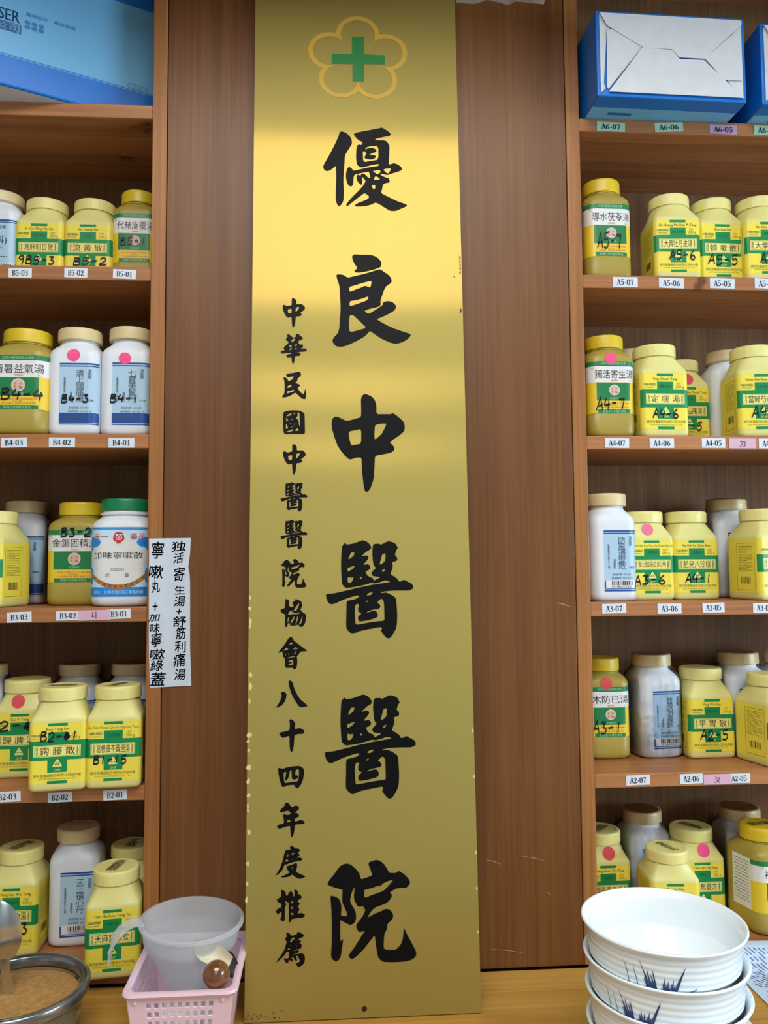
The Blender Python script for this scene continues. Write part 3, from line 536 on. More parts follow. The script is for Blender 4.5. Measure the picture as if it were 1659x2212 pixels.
class Label:
    """draws flat artwork onto the skin of a bottle: s runs round the body in body widths (0 = front centre), t is height / H"""
    def __init__(s, kind, W, H, body_hw=.5):
        s.k = kind; s.W = W; s.H = H; s.mb = MB(); s.r = BS[kind]['cr']*W; s.hw = body_hw*W
    def wrap(s, u, t, lay):
        off = .00018+.00016*lay; hw, r = s.hw, s.r; F = hw-r; a = abs(u)*s.W; sg = 1 if u >= 0 else -1
        arc = r*math.pi/2
        if a <= F: x, y = a, -hw-off
        elif a <= F+arc:
            th = (a-F)/r; x = F+(r+off)*math.sin(th); y = -F-(r+off)*math.cos(th)
        else: x = hw+off; y = -F+(a-F-arc)
        return (sg*x, y, t*s.H)
    def put(s, vf, m, lay):
        vs, fs = list(vf[0]), [tuple(f) for f in vf[1]]
        lim = (s.hw-s.r)/s.W; step = .0035/s.W
        for _ in range(7):          # split faces that run round a corner so they follow the skin
            new = []; did = False
            for f in fs:
                us = [vs[i][0] for i in f]
                if len(f) > 2 and max(abs(min(us)), abs(max(us))) > lim and max(us)-min(us) > step and lim+s.r*1.6/s.W > min(abs(min(us)), abs(max(us))):
                    did = True
                    tri = [(f[0], f[i], f[i+1]) for i in range(1, len(f)-1)]
                    for t in tri:
                        e = max(((abs(vs[t[i]][0]-vs[t[(i+1) % 3]][0]), i) for i in range(3)))[1]
                        a, b, c = t[e], t[(e+1) % 3], t[(e+2) % 3]
                        vs.append(((vs[a][0]+vs[b][0])/2, (vs[a][1]+vs[b][1])/2)); k = len(vs)-1
                        new += [(a, k, c), (k, b, c)]
                else: new.append(f)
            fs = new
            if not did: break
        s.mb.add([s.wrap(p[0], p[1], lay) for p in vs], fs, m)
    def rect(s, a, b, c, d, m, lay):
        n = max(1, int(math.ceil((b-a)*s.W/.0025))); vs = []
        for i in range(n+1): u = a+(b-a)*i/n; vs += [(u, c), (u, d)]
        s.put((vs, [(2*i, 2*i+2, 2*i+3, 2*i+1) for i in range(n)]), m, lay)
    def frame(s, a, b, c, d, w, m, lay):
        h = w*s.W/s.H
        s.rect(a, b, c, c+h, m, lay); s.rect(a, b, d-h, d, m, lay); s.rect(a, a+w, c, d, m, lay); s.rect(b-w, b, c, d, m, lay)
    def fit(s, body, a, b, c, d, m, lay): s.put(text_fit(body, a, b, c, d), m, lay)
    def txt(s, body, cx, ct_, h, m, lay, wmax=None, sx=1.0, align='c'):
        q = s.W/s.H; vs, fs = text_h(body, cx, 0, h*s.H/s.W, wmax, sx, align)
        s.put(([(p[0], ct_+(p[1])*q) for p in vs], fs), m, lay)
    def vtx(s, body, cx, c, d, w, m, lay): s.fit('\n'.join(body), cx-w/2, cx+w/2, c, d, m, lay)
    def poly(s, rings, m, lay): s.put(poly_faces(rings), m, lay)
    def disc(s, cx, ct_, r, m, lay, n=28):
        q = s.W/s.H; s.poly([[(cx+r*math.cos(2*math.pi*i/n), ct_+r*q*math.sin(2*math.pi*i/n)) for i in range(n)]], m, lay)
    def done(s, name, parent): return s.mb.build(name, parent)
def barcode(L, a, b, c, d, m, lay, seed):
    rnd = random.Random(seed); x = a
    while x < b:
        w = rnd.choice((.006, .006, .012, .018)); L.rect(x, min(x+w, b), c, d, m, lay); x += w+rnd.choice((.006, .006, .012, .018))
def dashes(L, a, b, t, h, m, lay, seed, vert=False):
    """a line of print too small to read in the photo"""
    rnd = random.Random(seed); x = a
    while x < b:
        w = rnd.uniform(.012, .05); L.rect(x, min(x+w, b), t-h/2, t+h/2, m, lay); x += w+rnd.uniform(.006, .02)
def label_yellow(root, W, H, name, latin, batch, seed):
    L = Label('Y', W, H); A, B = .075, .665
    T = lambda q: A+(B-A)*q
    L.rect(-1.36, 1.36, A, B, l_yel, 0)
    for q0, q1 in ((0, .048), (.952, 1)): L.rect(-.17, .17, T(q0), T(q1), l_grn, 1)
    L.rect(-.17, .17, T(.187), T(.85), l_grn, 1); L.rect(-.535, .535, T(.39), T(.71), l_grn, 1.5)
    L.rect(-.41, .40, T(.446), T(.636), l_box, 2.5); L.frame(-.395, .385, T(.456), T(.626), .006, l_grn, 3)
    if name:
        w = .62 if len(name) > 3 else .60
        L.fit(name if len(name) > 3 else ' '.join(name), -.305, .30, T(.475), T(.61), l_blk, 3.5)
    L.vtx('順天堂', -.35, T(.475), T(.605), .04, l_dg, 3.5); L.vtx('濃縮顆粒', .345, T(.47), T(.61), .034, l_dg, 3.5)
    if latin: L.txt(latin, 0, T(.905), .029, l_olv if len(latin) > 30 else l_blk, 2, wmax=.92)
    L.txt('中藥科學製劑', -.325, T(.80), .024, l_dg, 2, wmax=.24); L.txt('Herbal Extract', -.325, T(.752), .014, l_dg, 2, wmax=.19)
    L.txt('NET', .29, T(.82), .02, l_olv, 2); L.txt('200 g', .31, T(.765), .03, l_olv, 2, wmax=.2)
    if batch: L.txt(batch, 0, T(.775), .036, l_dg, 2.5, wmax=.26)
    # triangle mark
    q = W/H; c = T(.345)
    tri = lambda r, dy=0: [(r*math.sin(a), c+dy+r*q*.95*math.cos(a)) for a in (0, 2*math.pi/3, 4*math.pi/3)]
    L.poly([chaikin(tri(.105, -.012), .1), chaikin(tri(.068, -.012), .1)], l_box, 3)
    L.rect(-.06, .06, c-.028, c-.018, l_box, 3.2); L.rect(-.035, .035, c-.005, c+.004, l_box, 3.2); L.rect(-.008, .008, c-.03, c+.03, l_box, 3.4)
    L.txt('GMP', 0, T(.225), .024, l_box, 3, wmax=.13)
    L.txt('順天堂藥廠股份有限公司台中廠', 0, T(.137), .026, l_olv, 2, wmax=.82); L.txt('SUN TEN PHARMACEUTICAL CO., LTD.', 0, T(.083), .015, l_olv, 2, wmax=.70)
    for sg in (-1, 1):
        a, b = sorted((sg*.60, sg*1.12)); L.frame(a, b, T(.05), T(.93), .008, l_olv, 1)
        for i in range(16): dashes(L, a+.06, b-.06-(.15 if i % 5 == 4 else 0), T(.87-.03*i), .006, l_olv, 1.2, seed*31+i)
        barcode(L, a+.1, b-.12, T(.17), T(.3), l_blk, 1.2, seed)
    L.done('label', root)
def label_white(root, W, H, name, num, foot, seed, wide=None):
    L = Label('W', W, H); A, B = .09, .652
    T = lambda q: A+(B-A)*q; X0, X1 = -.24, .54; X = lambda q: X0+(X1-X0)*q
    L.rect(X0, X1, A, B, l_blue, 0)
    L.rect(X0, X1, T(.972), T(1), l_navy, 1); L.rect(X0, X1, T(.94), T(.958), l_navy, 1)
    if foot == 'band':
        L.rect(X0, X1, T(.03), T(.19), l_navy, 1); L.rect(X0, X1, T(0), T(.018), l_navy, 1)
        L.txt('港香蘭藥廠股份有限公司', X(.34), T(.12), .02, l_gry, 2, wmax=.4)
    else:
        L.rect(X0, X1, T(0), T(.022), l_navy, 1); L.rect(X0, X1, T(.034), T(.046), l_navy, 1)
        L.rect(X0, X0+.03, T(.05), T(.17), l_navy, 1); L.rect(X(.88), X1, T(.05), T(.17), l_navy, 1); L.rect(X0+.03, X(.88), T(.05), T(.18), l_wht, 1)
        barcode(L, X(.2), X(.80), T(.10), T(.168), l_blk, 2, seed); L.txt('4719869'+str(390000+seed*37), X(.48), T(.077), .022, l_blk, 2, wmax=.52)
    n = len(name)
    if wide: L.txt(wide[0], X(.5), T(.86), .03, l_gry, 2, wmax=.5); L.txt(wide[1], X(.42), T(.62), .07, l_blk, 2, wmax=.62); L.txt(wide[2], X(.45), T(.47), .02, l_blk, 2, wmax=.4); dashes(L, X(.1), X(.7), T(.3), .01, l_gry, 2, seed)
    else:
        L.vtx(name, X(.50), T(.36), T(.89), .16 if n < 6 else .14, l_gry, 2)
        L.vtx('港香蘭', X(.74), T(.74), T(.90), .07, l_gry, 2); L.vtx('衛署藥製字第〇三三號', X(.13), T(.37), T(.77), .045, l_gry, 2); L.vtx('濃縮顆粒', X(.29), T(.37), T(.53), .05, l_gry, 2)
        L.txt(num, X(.77), T(.39), .021, l_blk, 2, wmax=.12)
        L.txt('製造批號  H'+str(21300+seed), X(.48), T(.275), .017, l_gry, 2, wmax=.5); L.txt('保存期限  2021/07/'+str(10+seed % 19), X(.5), T(.215), .017, l_gry, 2, wmax=.6)
    L.done('label', root)
def label_olive(root, W, H, name, seed):
    L = Label('O', W, H, .4965)
    L.rect(-.64, .64, .222, .525, l_gold, 0); L.rect(-.64, .64, .52, .675, l_wht, .6); L.rect(-.64, .64, .672, .722, l_fgr, .3)
    L.txt('科學中藥製劑免疫良藥', .02, .700, .022, l_mint, 1.5, wmax=.52)
    L.rect(-.34, .36, .345, .517, l_fgr, 1); L.rect(-.32, .36, .224, .262, l_fgr, 1)
    L.fit(name, -.37, .44, .556, .64, l_blk, 2); L.txt('中國', -.42, .658, .014, l_org, 2, wmax=.12); L.txt('濃縮顆粒', .04, .537, .015, l_org, 2, wmax=.16); L.txt('200g', .36, .537, .014, l_org, 2, wmax=.14)
    L.disc(.03, .446, .115, l_pnk, 2); L.disc(.03, .446, .10, l_wht, 2.3); L.disc(.03, .446, .094, l_pnk, 2.5)
    q = W/H
    for (dx, dy, r) in ((-.045, .02, .02), (-.05, -.005, .012), (-.052, -.028, .02), (.04, .022, .02), (.035, -.03, .024), (.06, -.035, .016), (.015, -.015, .012)): L.disc(.03+dx, .446+dy*.7, r, l_brn if False else l_org, 2.8, 10)
    L.txt('松鹿商標', .03, .366, .018, l_mint, 2, wmax=.2)
    dashes(L, -.26, .34, .318, .012, l_org, 1.5, seed); dashes(L, -.05, .1, .298, .01, l_org, 1.5, seed+1); dashes(L, -.24, .32, .28, .012, l_org, 1.5, seed+2)
    L.txt('榮獲G.M.P優良藥品', .02, .243, .022, l_mint, 2, wmax=.5)
    for sg in (-1, 1):
        a, b = sorted((sg*.64, sg*1.1)); L.rect(a, b, .222, .722, l_wht, .2)
        for i in range(14): dashes(L, a+.05, b-.05, .68-.03*i, .008, l_gry, .6, seed*7+i)
    L.done('label', root)
def label_green(root, W, H):
    L = Label('G', W, H)
    L.rect(-.62, .62, .095, .725, l_paleb, 0); L.rect(-.62, .62, .71, .725, l_sky, 1); L.rect(-.62, .62, .703, .707, l_navy, 1)
    for sg in (-1, 1): L.poly([chaikin([(sg*.60, .62), (sg*.46, .645), (sg*.28, .60), (sg*.33, .55), (sg*.44, .545), (sg*.50, .50), (sg*.60, .50)], .25)], l_sky, 1)
    for sg in (-1, 1): L.poly([chaikin([(sg*.60, .38), (sg*.52, .36), (sg*.44, .34), (sg*.43, .25), (sg*.47, .2), (sg*.60, .2)], .25)], l_sky, 1)
    L.poly([chaikin([(-.48, .40), (-.53, .47), (-.46, .53), (-.34, .54), (-.28, .60), (-.14, .63), (.02, .64), (.16, .63), (.28, .59), (.33, .54), (.44, .53), (.53, .47), (.49, .40), (.40, .37), (.42, .28), (.3, .22), (0, .2), (-.3, .22), (-.42, .28), (-.40, .37)], .25)], l_wht, 1.5)
    L.txt('天', -.36, .64, .05, l_red, 2.5); L.txt('一', -.23, .64, .05, l_red, 2.5); L.txt('藥', .25, .64, .05, l_red, 2.5); L.txt('品', .38, .64, .05, l_red, 2.5)
    q = W/H
    L.poly([chaikin([((.088+(.016 if i % 2 else 0))*math.cos(math.pi/2+i*math.pi/5), .632+(.088+(.016 if i % 2 else 0))*q*math.sin(math.pi/2+i*math.pi/5)) for i in range(10)], .25)], l_red, 2.5)
    L.frame(-.052, .052, .608, .655, .014, l_wht, 3); L.rect(-.06, .06, .655, .663, l_wht, 3); L.rect(-.008, .008, .62, .66, l_wht, 3); L.rect(-.03, .03, .625, .632, l_wht, 3)
    L.txt('G.M.P', 0, .578, .017, l_blk, 2.5, wmax=.15)
    L.fit('加味寧嗽散', -.43, .40, .435, .50, l_blk, 2.5); L.txt('OS0501', -.02, .34, .03, l_gry, 2.5, wmax=.22)
    L.txt('成', -.18, .285, .032, l_navy, 2.5); L.txt('藥', .14, .285, .032, l_navy, 2.5)
    up = [(-.47+.94*i/20, .288-.088*(1-((i-10)/10)**2)+.03*abs((i-10)/10)**3) for i in range(21)]; dn = [(x, y-.043) for x, y in up]
    L.poly([up+dn[::-1]], l_brn, 3)
    for i, ch in enumerate('天一藥廠股份有限公司'):
        x = -.40+.80*i/9; y = .288-.088*(1-(x/.47)**2)+.03*abs(x/.47)**3-.021; L.txt(ch, x, y, .024, l_blk, 3.5)
    L.rect(-.62, .62, .09, .176, l_sky, 1.2); L.txt('廠址：台南市官田區工業路31號', 0, .132, .024, l_paleb, 3.2, wmax=.86)
    L.done('label', root)
def cap_mesh(kind, r, h, root):
    k = MB(); n = 96; d = BS[kind]; rings = []
    rib = kind in 'Y'
    for z, rr, fl in ((0, .985, 0), (.04, 1, .3), (.10, 1, 1), (.78, 1, 1), (.86, .992, .5), (.93, .975, 0), (.98, .94, 0), (1.0, .88, 0)):
        ring = []
        for j in range(n):
            a = 2*math.pi*j/n; m = (-.014 if rib and j % 8 in (0,) else 0)*fl + (-.006*fl if kind == 'G' and j % 6 < 1 else 0)
            ring.append((r*(rr+m)*math.cos(a), r*(rr+m)*math.sin(a), z*h))
        rings.append(ring)
    rings.append([(r*.80*math.cos(2*math.pi*j/n), r*.80*math.sin(2*math.pi*j/n), h) for j in range(n)])
    rings.append([(r*.78*math.cos(2*math.pi*j/n), r*.78*math.sin(2*math.pi*j/n), h-.0004) for j in range(n)])
    k.loft(rings, d['cap'])
    return k.build('cap', root, 25)
def bottle(kind, shelf, u, cw, v, Yf, label, yaw=0, name='', latin='', batch='', seed=1, mark=None, dot=None, wrap=False, lid=None, foot='bar', num='', wide=None, zoff=0, dx=0):
    d = BS[kind]; zs = ZT[shelf]; X = onY(u, v, Yf).x; H = .15; W = .075
    for it in range(12):
        yc = Yf+W/2
        zc = zs+H
        # solve X so that the cap centre projects to u
        for _ in range(4):
            pu, pv, D = pix((X, yc, zc)); X += (u-pu)*D/FPX
        dia = cw*D/FPX; W = dia*d['wd']
        for _ in range(6):
            top = min((pix((X+dia/2*math.cos(a), yc+dia/2*math.sin(a), zs+H))[1]) for a in [math.pi*i/12 for i in range(24)])
            H += (top-v)*D/FPX
    X += dx
    root = thing({'Y': 'square_medicine_bottle', 'W': 'white_medicine_bottle', 'O': 'round_shouldered_medicine_bottle', 'G': 'green_capped_medicine_bottle'}[kind], label, 'bottle', (X, yc, zs+.0003), math.radians(yaw), group='medicine bottles on the shelves')
    LOG.append((kind, shelf, name, round(X, 4), round(yc, 4), 'W%.4f H%.4f H/W %.2f' % (W, H, H/W), 'base v %.0f' % pix((X, Yf, zs))[1]))
    k = MB(); k.loft([section(hw*W, min(d['cr'], hw*.98)*W, f, t*H) for t, hw, f in d['prof']], d['body']); k.build('body', root, 40)
    c = cap_mesh(kind, dia/2, H*(1-d['capz']), root); c.location = (0, 0, H*d['capz'])
    if kind == 'Y': label_yellow(root, W, H, name, latin, batch, seed)
    elif kind == 'W': label_white(root, W, H, name, num, foot, seed, wide)
    elif kind == 'O': label_olive(root, W, H, name, seed)
    else: label_green(root, W, H)
    if mark:
        L = Label(kind, W, H)
        for (txt, a, b, t0, t1) in mark:
            for rb in hand2d(txt, a, b, t0, t1, .0095): 
                L.put((rb[0], rb[1]), marker, 5)
        L.done('handwriting', root)
    if dot:
        m, s0, t0, r = dot; q = W/H; k = MB(); n = 28; vs = [(s0, t0)]; fs = []
        for g in range(1, 7): vs += [(s0+r*g/6*math.cos(2*math.pi*i/n), t0+r*g/6*q*math.sin(2*math.pi*i/n)) for i in range(n)]
        for i in range(n): fs.append((0, 1+i, 1+(i+1) % n))
        for g in range(5):
            for i in range(n): a, b = 1+g*n+i, 1+g*n+(i+1) % n; fs.append((a, a+n, b+n, b))
        k.add([(x*W, -prof_at(kind, t)*W-.0006, t*H) for x, t in vs], fs, m); k.build('dot_sticker', root)
    if lid:
        k = MB(); r = dia/2; body, ang, hh = lid
        vs, fs = text_fit('\n'.join(body), -hh*.2*r, hh*.2*r, -.62*r, .62*r); ca, sa = math.cos(ang), math.sin(ang)
        k.add([(p[0]*ca-p[1]*sa, p[0]*sa+p[1]*ca, H+.0002) for p in vs], fs, l_blk); k.build('lid_writing', root)
    if wrap:
        k = MB(); rg = []
        for t, hw, f in [(0.005, .47, .05), (.04, .503, 0), (.4, .506, 0), (.72, .506, .0), (.79, .49, .12), (.84, .45, .5), (.88, .425, .9), (.92, .415, 1), (.985, .412, 1), (1.004, .395, 1)]:
            sec = section(hw*W+.0012, d['cr']*W, f, t*H); rg.append([(p[0]*(1+.006*math.sin(i*1.7+t*30)), p[1]*(1+.006*math.sin(i*1.3+t*20)), p[2]) for i, p in enumerate(sec)])
        k.loft(rg, film, False, True); k.build('plastic_wrap', root, 60)
    return root
LOG = []
MK = lambda s, a=-.3, b=.3, t0=.2, t1=.32: [(s, a, b, t0, t1)]
# upper left shelf (B5)
bottle('W', 1, 7, 88, 407, .072, 'white bottle with cream cap cut by the left edge on the B5 shelf', name='', wide=('港香蘭', '幼科)', '(INFANT)'), seed=3)
bottle('Y', 1, 103.7, 85.7, 424, .072, 'yellow square bottle above the B5-03 shelf tag', name='洗肝明目散', latin='Xi Gan Ming Mu San', batch='0617H', seed=4, mark=MK('9B5-3', -.42, .35, .2, .29))
bottle('Y', 1, 206, 85.7, 426, .072, 'yellow square bottle above the B5-02 shelf tag', name='瀉黃散', latin='Xie Huang San', batch='1202', seed=5, mark=MK('B5-2', -.3, .42, .2, .28))
bottle('O', 1, 301, 73, 408, .075, 'olive bottle with golden cap above the B5-01 shelf tag', name='代赭旋覆湯', seed=6, mark=MK('B5-1', -.3, .3, .40, .47))
# B4
bottle('O', 2, 62, 98, 707, .0, 'olive bottle with golden cap above the B4-03 shelf tag', name='清暑益氣湯', seed=7, mark=MK('B4-4', -.25, .45, .31, .41))
bottle('W', 2, 176.4, 91, 705, .008, 'white bottle with pink dot above the B4-02 shelf tag', name='清上蠲痛湯', num='0781', foot='band', seed=8, mark=MK('B4-3', -.2, .34, .29, .36), dot=(dot_pink, .02, .725, .125), dx=-.0012)
bottle('W', 2, 282, 90, 703, .012, 'white bottle with pink dot above the B4-01 shelf tag', name='七寶美髯丹', num='0190', foot='band', seed=9, mark=MK('B4-1', -.28, .30, .29, .36), dot=(dot_pink, .0, .69, .12), dx=.0015)
# B3
bottle('Y', 3, -11, 95, 1103, .03, 'yellow square bottle turned sideways above the B3-03 shelf tag at left edge', yaw=-14, name='平胃散', latin='Ping Wei San', batch='1101', seed=10)
bottle('W', 3, 60, 87, 1081, .120, 'film wrapped white bottle with cream cap behind the B3 shelf front row', yaw=0, name='桂枝湯', num='0880', foot='band', seed=11, wrap=True)
bottle('O', 3, 177, 90, 1084, .06, 'dark olive bottle with golden cap beside the green capped bottle', name='金鎖固精丸', seed=12, mark=MK('B3-2', -.22, .34, .66, .74))
bottle('G', 3, 274, 103, 1076, .022, 'white bottle with green cap and blue cloud label above the B3-01 tag')
# B2
bottle('W', 4, -29, 86, 1429, .08, 'film wrapped white bottle cut by the left edge on the B2 shelf', name='小柴胡湯', num='1020', foot='band', seed=13, wrap=True)
bottle('W', 4, 173, 87, 1427, .122, 'film wrapped white bottle behind the bottle marked B2-01', name='甘露飲', num='1130', foot='band', seed=14, wrap=True)
bottle('W', 4, 285, 84, 1426, .122, 'film wrapped white bottle behind the bottle marked B1-15 beside the cabinet side', name='四物湯', num='1140', foot='band', seed=15, wrap=True)
bottle('Y', 4, 61, 92.5, 1459, .055, 'yellow square bottle with red dot and scribbled code above the B2-03 tag', yaw=4, name='歸脾湯', latin='Gui Pi Tang', batch='1003', seed=16, mark=[('B2-*', -.62, .28, .49, .59)], dot=(dot_red, -.05, .79, .125))
bottle('Y', 4, 139.5, 99, 1473, -.022, 'yellow square bottle marked B2-01 overhanging the B2-02 tag', yaw=9, name='鈎藤散', latin='Kou Teng San', batch='1209', seed=17, mark=[('B2-*1', -.30, .36, .49, .58)], lid=('鈎藤', 1.4, 1.1), dx=-.002)
bottle('Y', 4, 253, 95.5, 1471, -.014, 'yellow square bottle marked B1-15 above the B2-01 tag', yaw=5, name='葛根黃芩黃連湯', latin='Ga Gen Huang Qin Huang Lian Tang', batch='1315H', seed=18, mark=MK('B1-15', -.36, .26, .245, .325), lid=('葛根湯', -.5, 1.3), dx=.0022)
# B1
bottle('Y', 5, 47, 91, 1811, .045, 'yellow square bottle behind the steel spoon on the lowest left shelf', yaw=0, name='桃紅四物湯', latin='Tao Hung Szu Wu Tang', batch='1025H', seed=19, mark=MK('B1-3', -.35, .35, .22, .33), lid=('桃紅四物', -.5, 1.3))
bottle('W', 5, 171, 87, 1769, .07, 'white bottle with cream cap on the lowest left shelf', yaw=4, name='天王補心丹', num='0820', seed=20)
bottle('Y', 5, 286, 88, 1806, .085, 'yellow square bottle half hidden behind its front neighbour on lowest left shelf', name='天麻散', latin='Tien Ma San', batch='0414', seed=21, lid=('天麻', 0, 1.3))
bottle('Y', 5, 252, 96.5, 1852, -.03, 'yellow square bottle standing at the front edge beside the pink basket', yaw=7, name='天麻鈎藤飲', latin='Tien Ma Kou Teng Yin', batch='0414', seed=22, lid=('天麻鈎藤飲', -.3, 1.3))
# upper right shelf (A5)
bottle('O', 1, 1297.5, 78, 383, .022, 'olive bottle with golden cap marked A5-7 beside the right cabinet side', name='導水茯苓湯', seed=23, mark=MK('A5-7', -.28, .25, .29, .44))
bottle('Y', 1, 1443, 84.4, 415, .012, 'yellow square bottle above the A5-06 shelf tag', yaw=-3, name='大黃牡丹皮湯', latin='Da Huang Mu Dan Pi Tang', batch='0314H', seed=24, mark=MK('A5-6', -.2, .38, .21, .32))
bottle('Y', 1, 1534.5, 82.5, 424, .03, 'yellow square bottle above the A5-05 shelf tag', yaw=1, name='頓嗽散', latin='Dun Sou San', batch='1313', seed=25, mark=MK('A5-5', -.36, .34, .21, .32))
bottle('Y', 1, 1632, 84, 420, .012, 'yellow square bottle above the A5-04 tag at the right edge', yaw=-2, name='大柴胡湯', latin='Da Chai Hu Tang', batch='0902', seed=26, mark=MK('A5-4', -.2, .38, .2, .31))
# A4
bottle('W', 2, 1358, 82, 751, .10, 'white bottle with cream cap peeking out between the A4-7 and A4-6 bottles', name='八正散', num='0980', seed=27)
bottle('W', 2, 1566, 84, 753, .09, 'white bottle with cream cap behind the bottle at the A4-04 tag', name='五淋散', num='0970', seed=28)
bottle('Y', 2, 1465, 80, 775, .105, 'yellow square bottle with red dot behind the bottle marked A4-6', name='當歸拈痛湯', latin='Dang Gui Nian Tung Tang', batch='1318', seed=29, mark=MK('A4-5', -.3, .3, .18, .27), dot=(dot_red, .0, .76, .13))
bottle('O', 2, 1303.5, 80, 722, .01, 'olive bottle with pink dot marked A4-7 beside the right cabinet side', name='獨活寄生湯', seed=30, mark=MK('A4-7', -.36, .25, .255, .375), dot=(dot_pink, -.03, .755, .125))
bottle('Y', 2, 1412, 88.5, 741, .006, 'yellow square bottle above the A4-06 shelf tag', yaw=1, name='定喘湯', latin='Ting Chuen Tang', batch='0802H', seed=31, mark=MK('A4-6', -.28, .28, .19, .29))
bottle('Y', 2, 1623, 90, 743, .0, 'yellow square bottle above the A4-04 tag at the right edge', yaw=-6, name='當歸芍藥散', latin='Dang Gui Shao Yao San', batch='1317H', seed=32, mark=MK('A4-4', -.25, .4, .2, .32))
# A3
bottle('W', 3, 1568, 82, 1077, .105, 'film wrapped white bottle behind the A3-05 bottle', name='麻杏湯', num='0660', foot='band', seed=33, wrap=True)
bottle('Y', 3, 1386, 85, 1104, .055, 'yellow square bottle with rose dot above the A3-06 shelf tag', name='復元活血湯(去穿山甲)', latin='Fu Yuan Huo Xue Tang (Qu Chuan Shan Jia)', batch='1210H', seed=34, mark=MK('A3-6', -.42, .3, .17, .27), dot=(dot_rose, -.06, .79, .125))
bottle('Y', 3, 1480, 85, 1104, .055, 'yellow square bottle above the A3-05 shelf tag', name='肥兒八珍糕', latin='Fei Erh Pa Chen Kao', batch='0806', seed=35, mark=MK('A4-1', -.27, .32, .19, .29))
bottle('W', 3, 1308, 84, 1065, .025, 'clean white bottle with cream cap above the A3-07 tag', name='防風通聖散', num='1450', seed=36)
bottle('Y', 3, 1643, 89, 1098, .012, 'yellow square bottle turned sideways above the A3-04 tag at right edge', yaw=12, name='麻黃湯', latin='Ma Huang Tang', batch='0911', seed=37, mark=MK('A3-4', -.2, .4, .2, .32))
# A2
bottle('W', 4, 1593, 83.5, 1403, .095, 'film wrapped white bottle behind the A2-05 bottle', name='升麻湯', num='0760', seed=38, wrap=True)
bottle('W', 4, 1692, 82, 1400, .10, 'white bottle with cream cap cut by the right edge on the A2 shelf', name='辛夷散', num='0770', seed=39)
bottle('O', 4, 1297, 76, 1415, .085, 'olive bottle with red dot marked A3-1 beside the right cabinet side', name='木防已湯', seed=40, mark=MK('A3-1', -.38, .28, .26, .38), dot=(dot_red, -.05, .755, .13))
bottle('W', 4, 1405.7, 81, 1407, .085, 'film wrapped white bottle with barcode label on the A2 shelf', yaw=6, name='普濟消毒飲', num='3340', seed=41, wrap=True)
bottle('Y', 4, 1511.3, 87, 1435, .075, 'yellow square bottle marked A2-5 on the A2 shelf', yaw=1, name='平胃散', latin='Ping Wei San', batch='0503H', seed=42, mark=MK('A2-5', -.28, .34, .21, .32))
bottle('Y', 4, 1662, 92, 1448, .012, 'yellow square bottle turned sideways at the front right edge of the A2 shelf', yaw=14, name='萆薢飲', latin='Pi Xie Yin', batch='0719', seed=43, mark=MK('A2-4', .0, .4, .12, .24))
# A1
bottle('W', 5, 1386, 81, 1734, .115, 'film wrapped white bottle on the lowest right shelf behind the bowls', yaw=5, name='天王散', num='0540', seed=44, wrap=True)
bottle('W', 5, 1596.7, 83.6, 1729, .11, 'film wrapped white bottle at the back of the lowest right shelf by the right edge', name='黃耆湯', num='0550', seed=45, wrap=True)
bottle('Y', 5, 1295, 86, 1775, .075, 'yellow square bottle with red dot beside the cabinet side on lowest right shelf', name='補陽還五湯', latin='Pu Yang Huan Wu Tang', batch='1320H', seed=46, dot=(dot_red, .04, .79, .13), lid=('補陽還五', -.7, 1.3))
bottle('Y', 5, 1492, 87, 1769, .075, 'yellow square bottle with pink dot on the lowest right shelf', name='保產無憂方', latin='Pao Chan Wu Yu Fang', batch='0910', seed=47, dot=(dot_pink, .06, .79, .13), lid=('無憂', .6, 1.3))
bottle('Y', 5, 1440, 90.5, 1813, .012, 'yellow square bottle in front on the lowest right shelf just behind the bowls', yaw=-5, name='保和丸', latin='Pao Ho Wan', batch='0506', seed=48, lid=('保和丸', .45, 1.0))
bottle('O', 5, 1642, 89, 1765, .022, 'yellow bottle with golden cap and white name strip behind the printed sheet', yaw=14, name='補中益氣湯', seed=49, mark=MK('A1-4', -.3, .3, .33, .45), lid=('補中益氣', 1.57, 1.3))
for l in LOG: print('BOTTLE', *l)

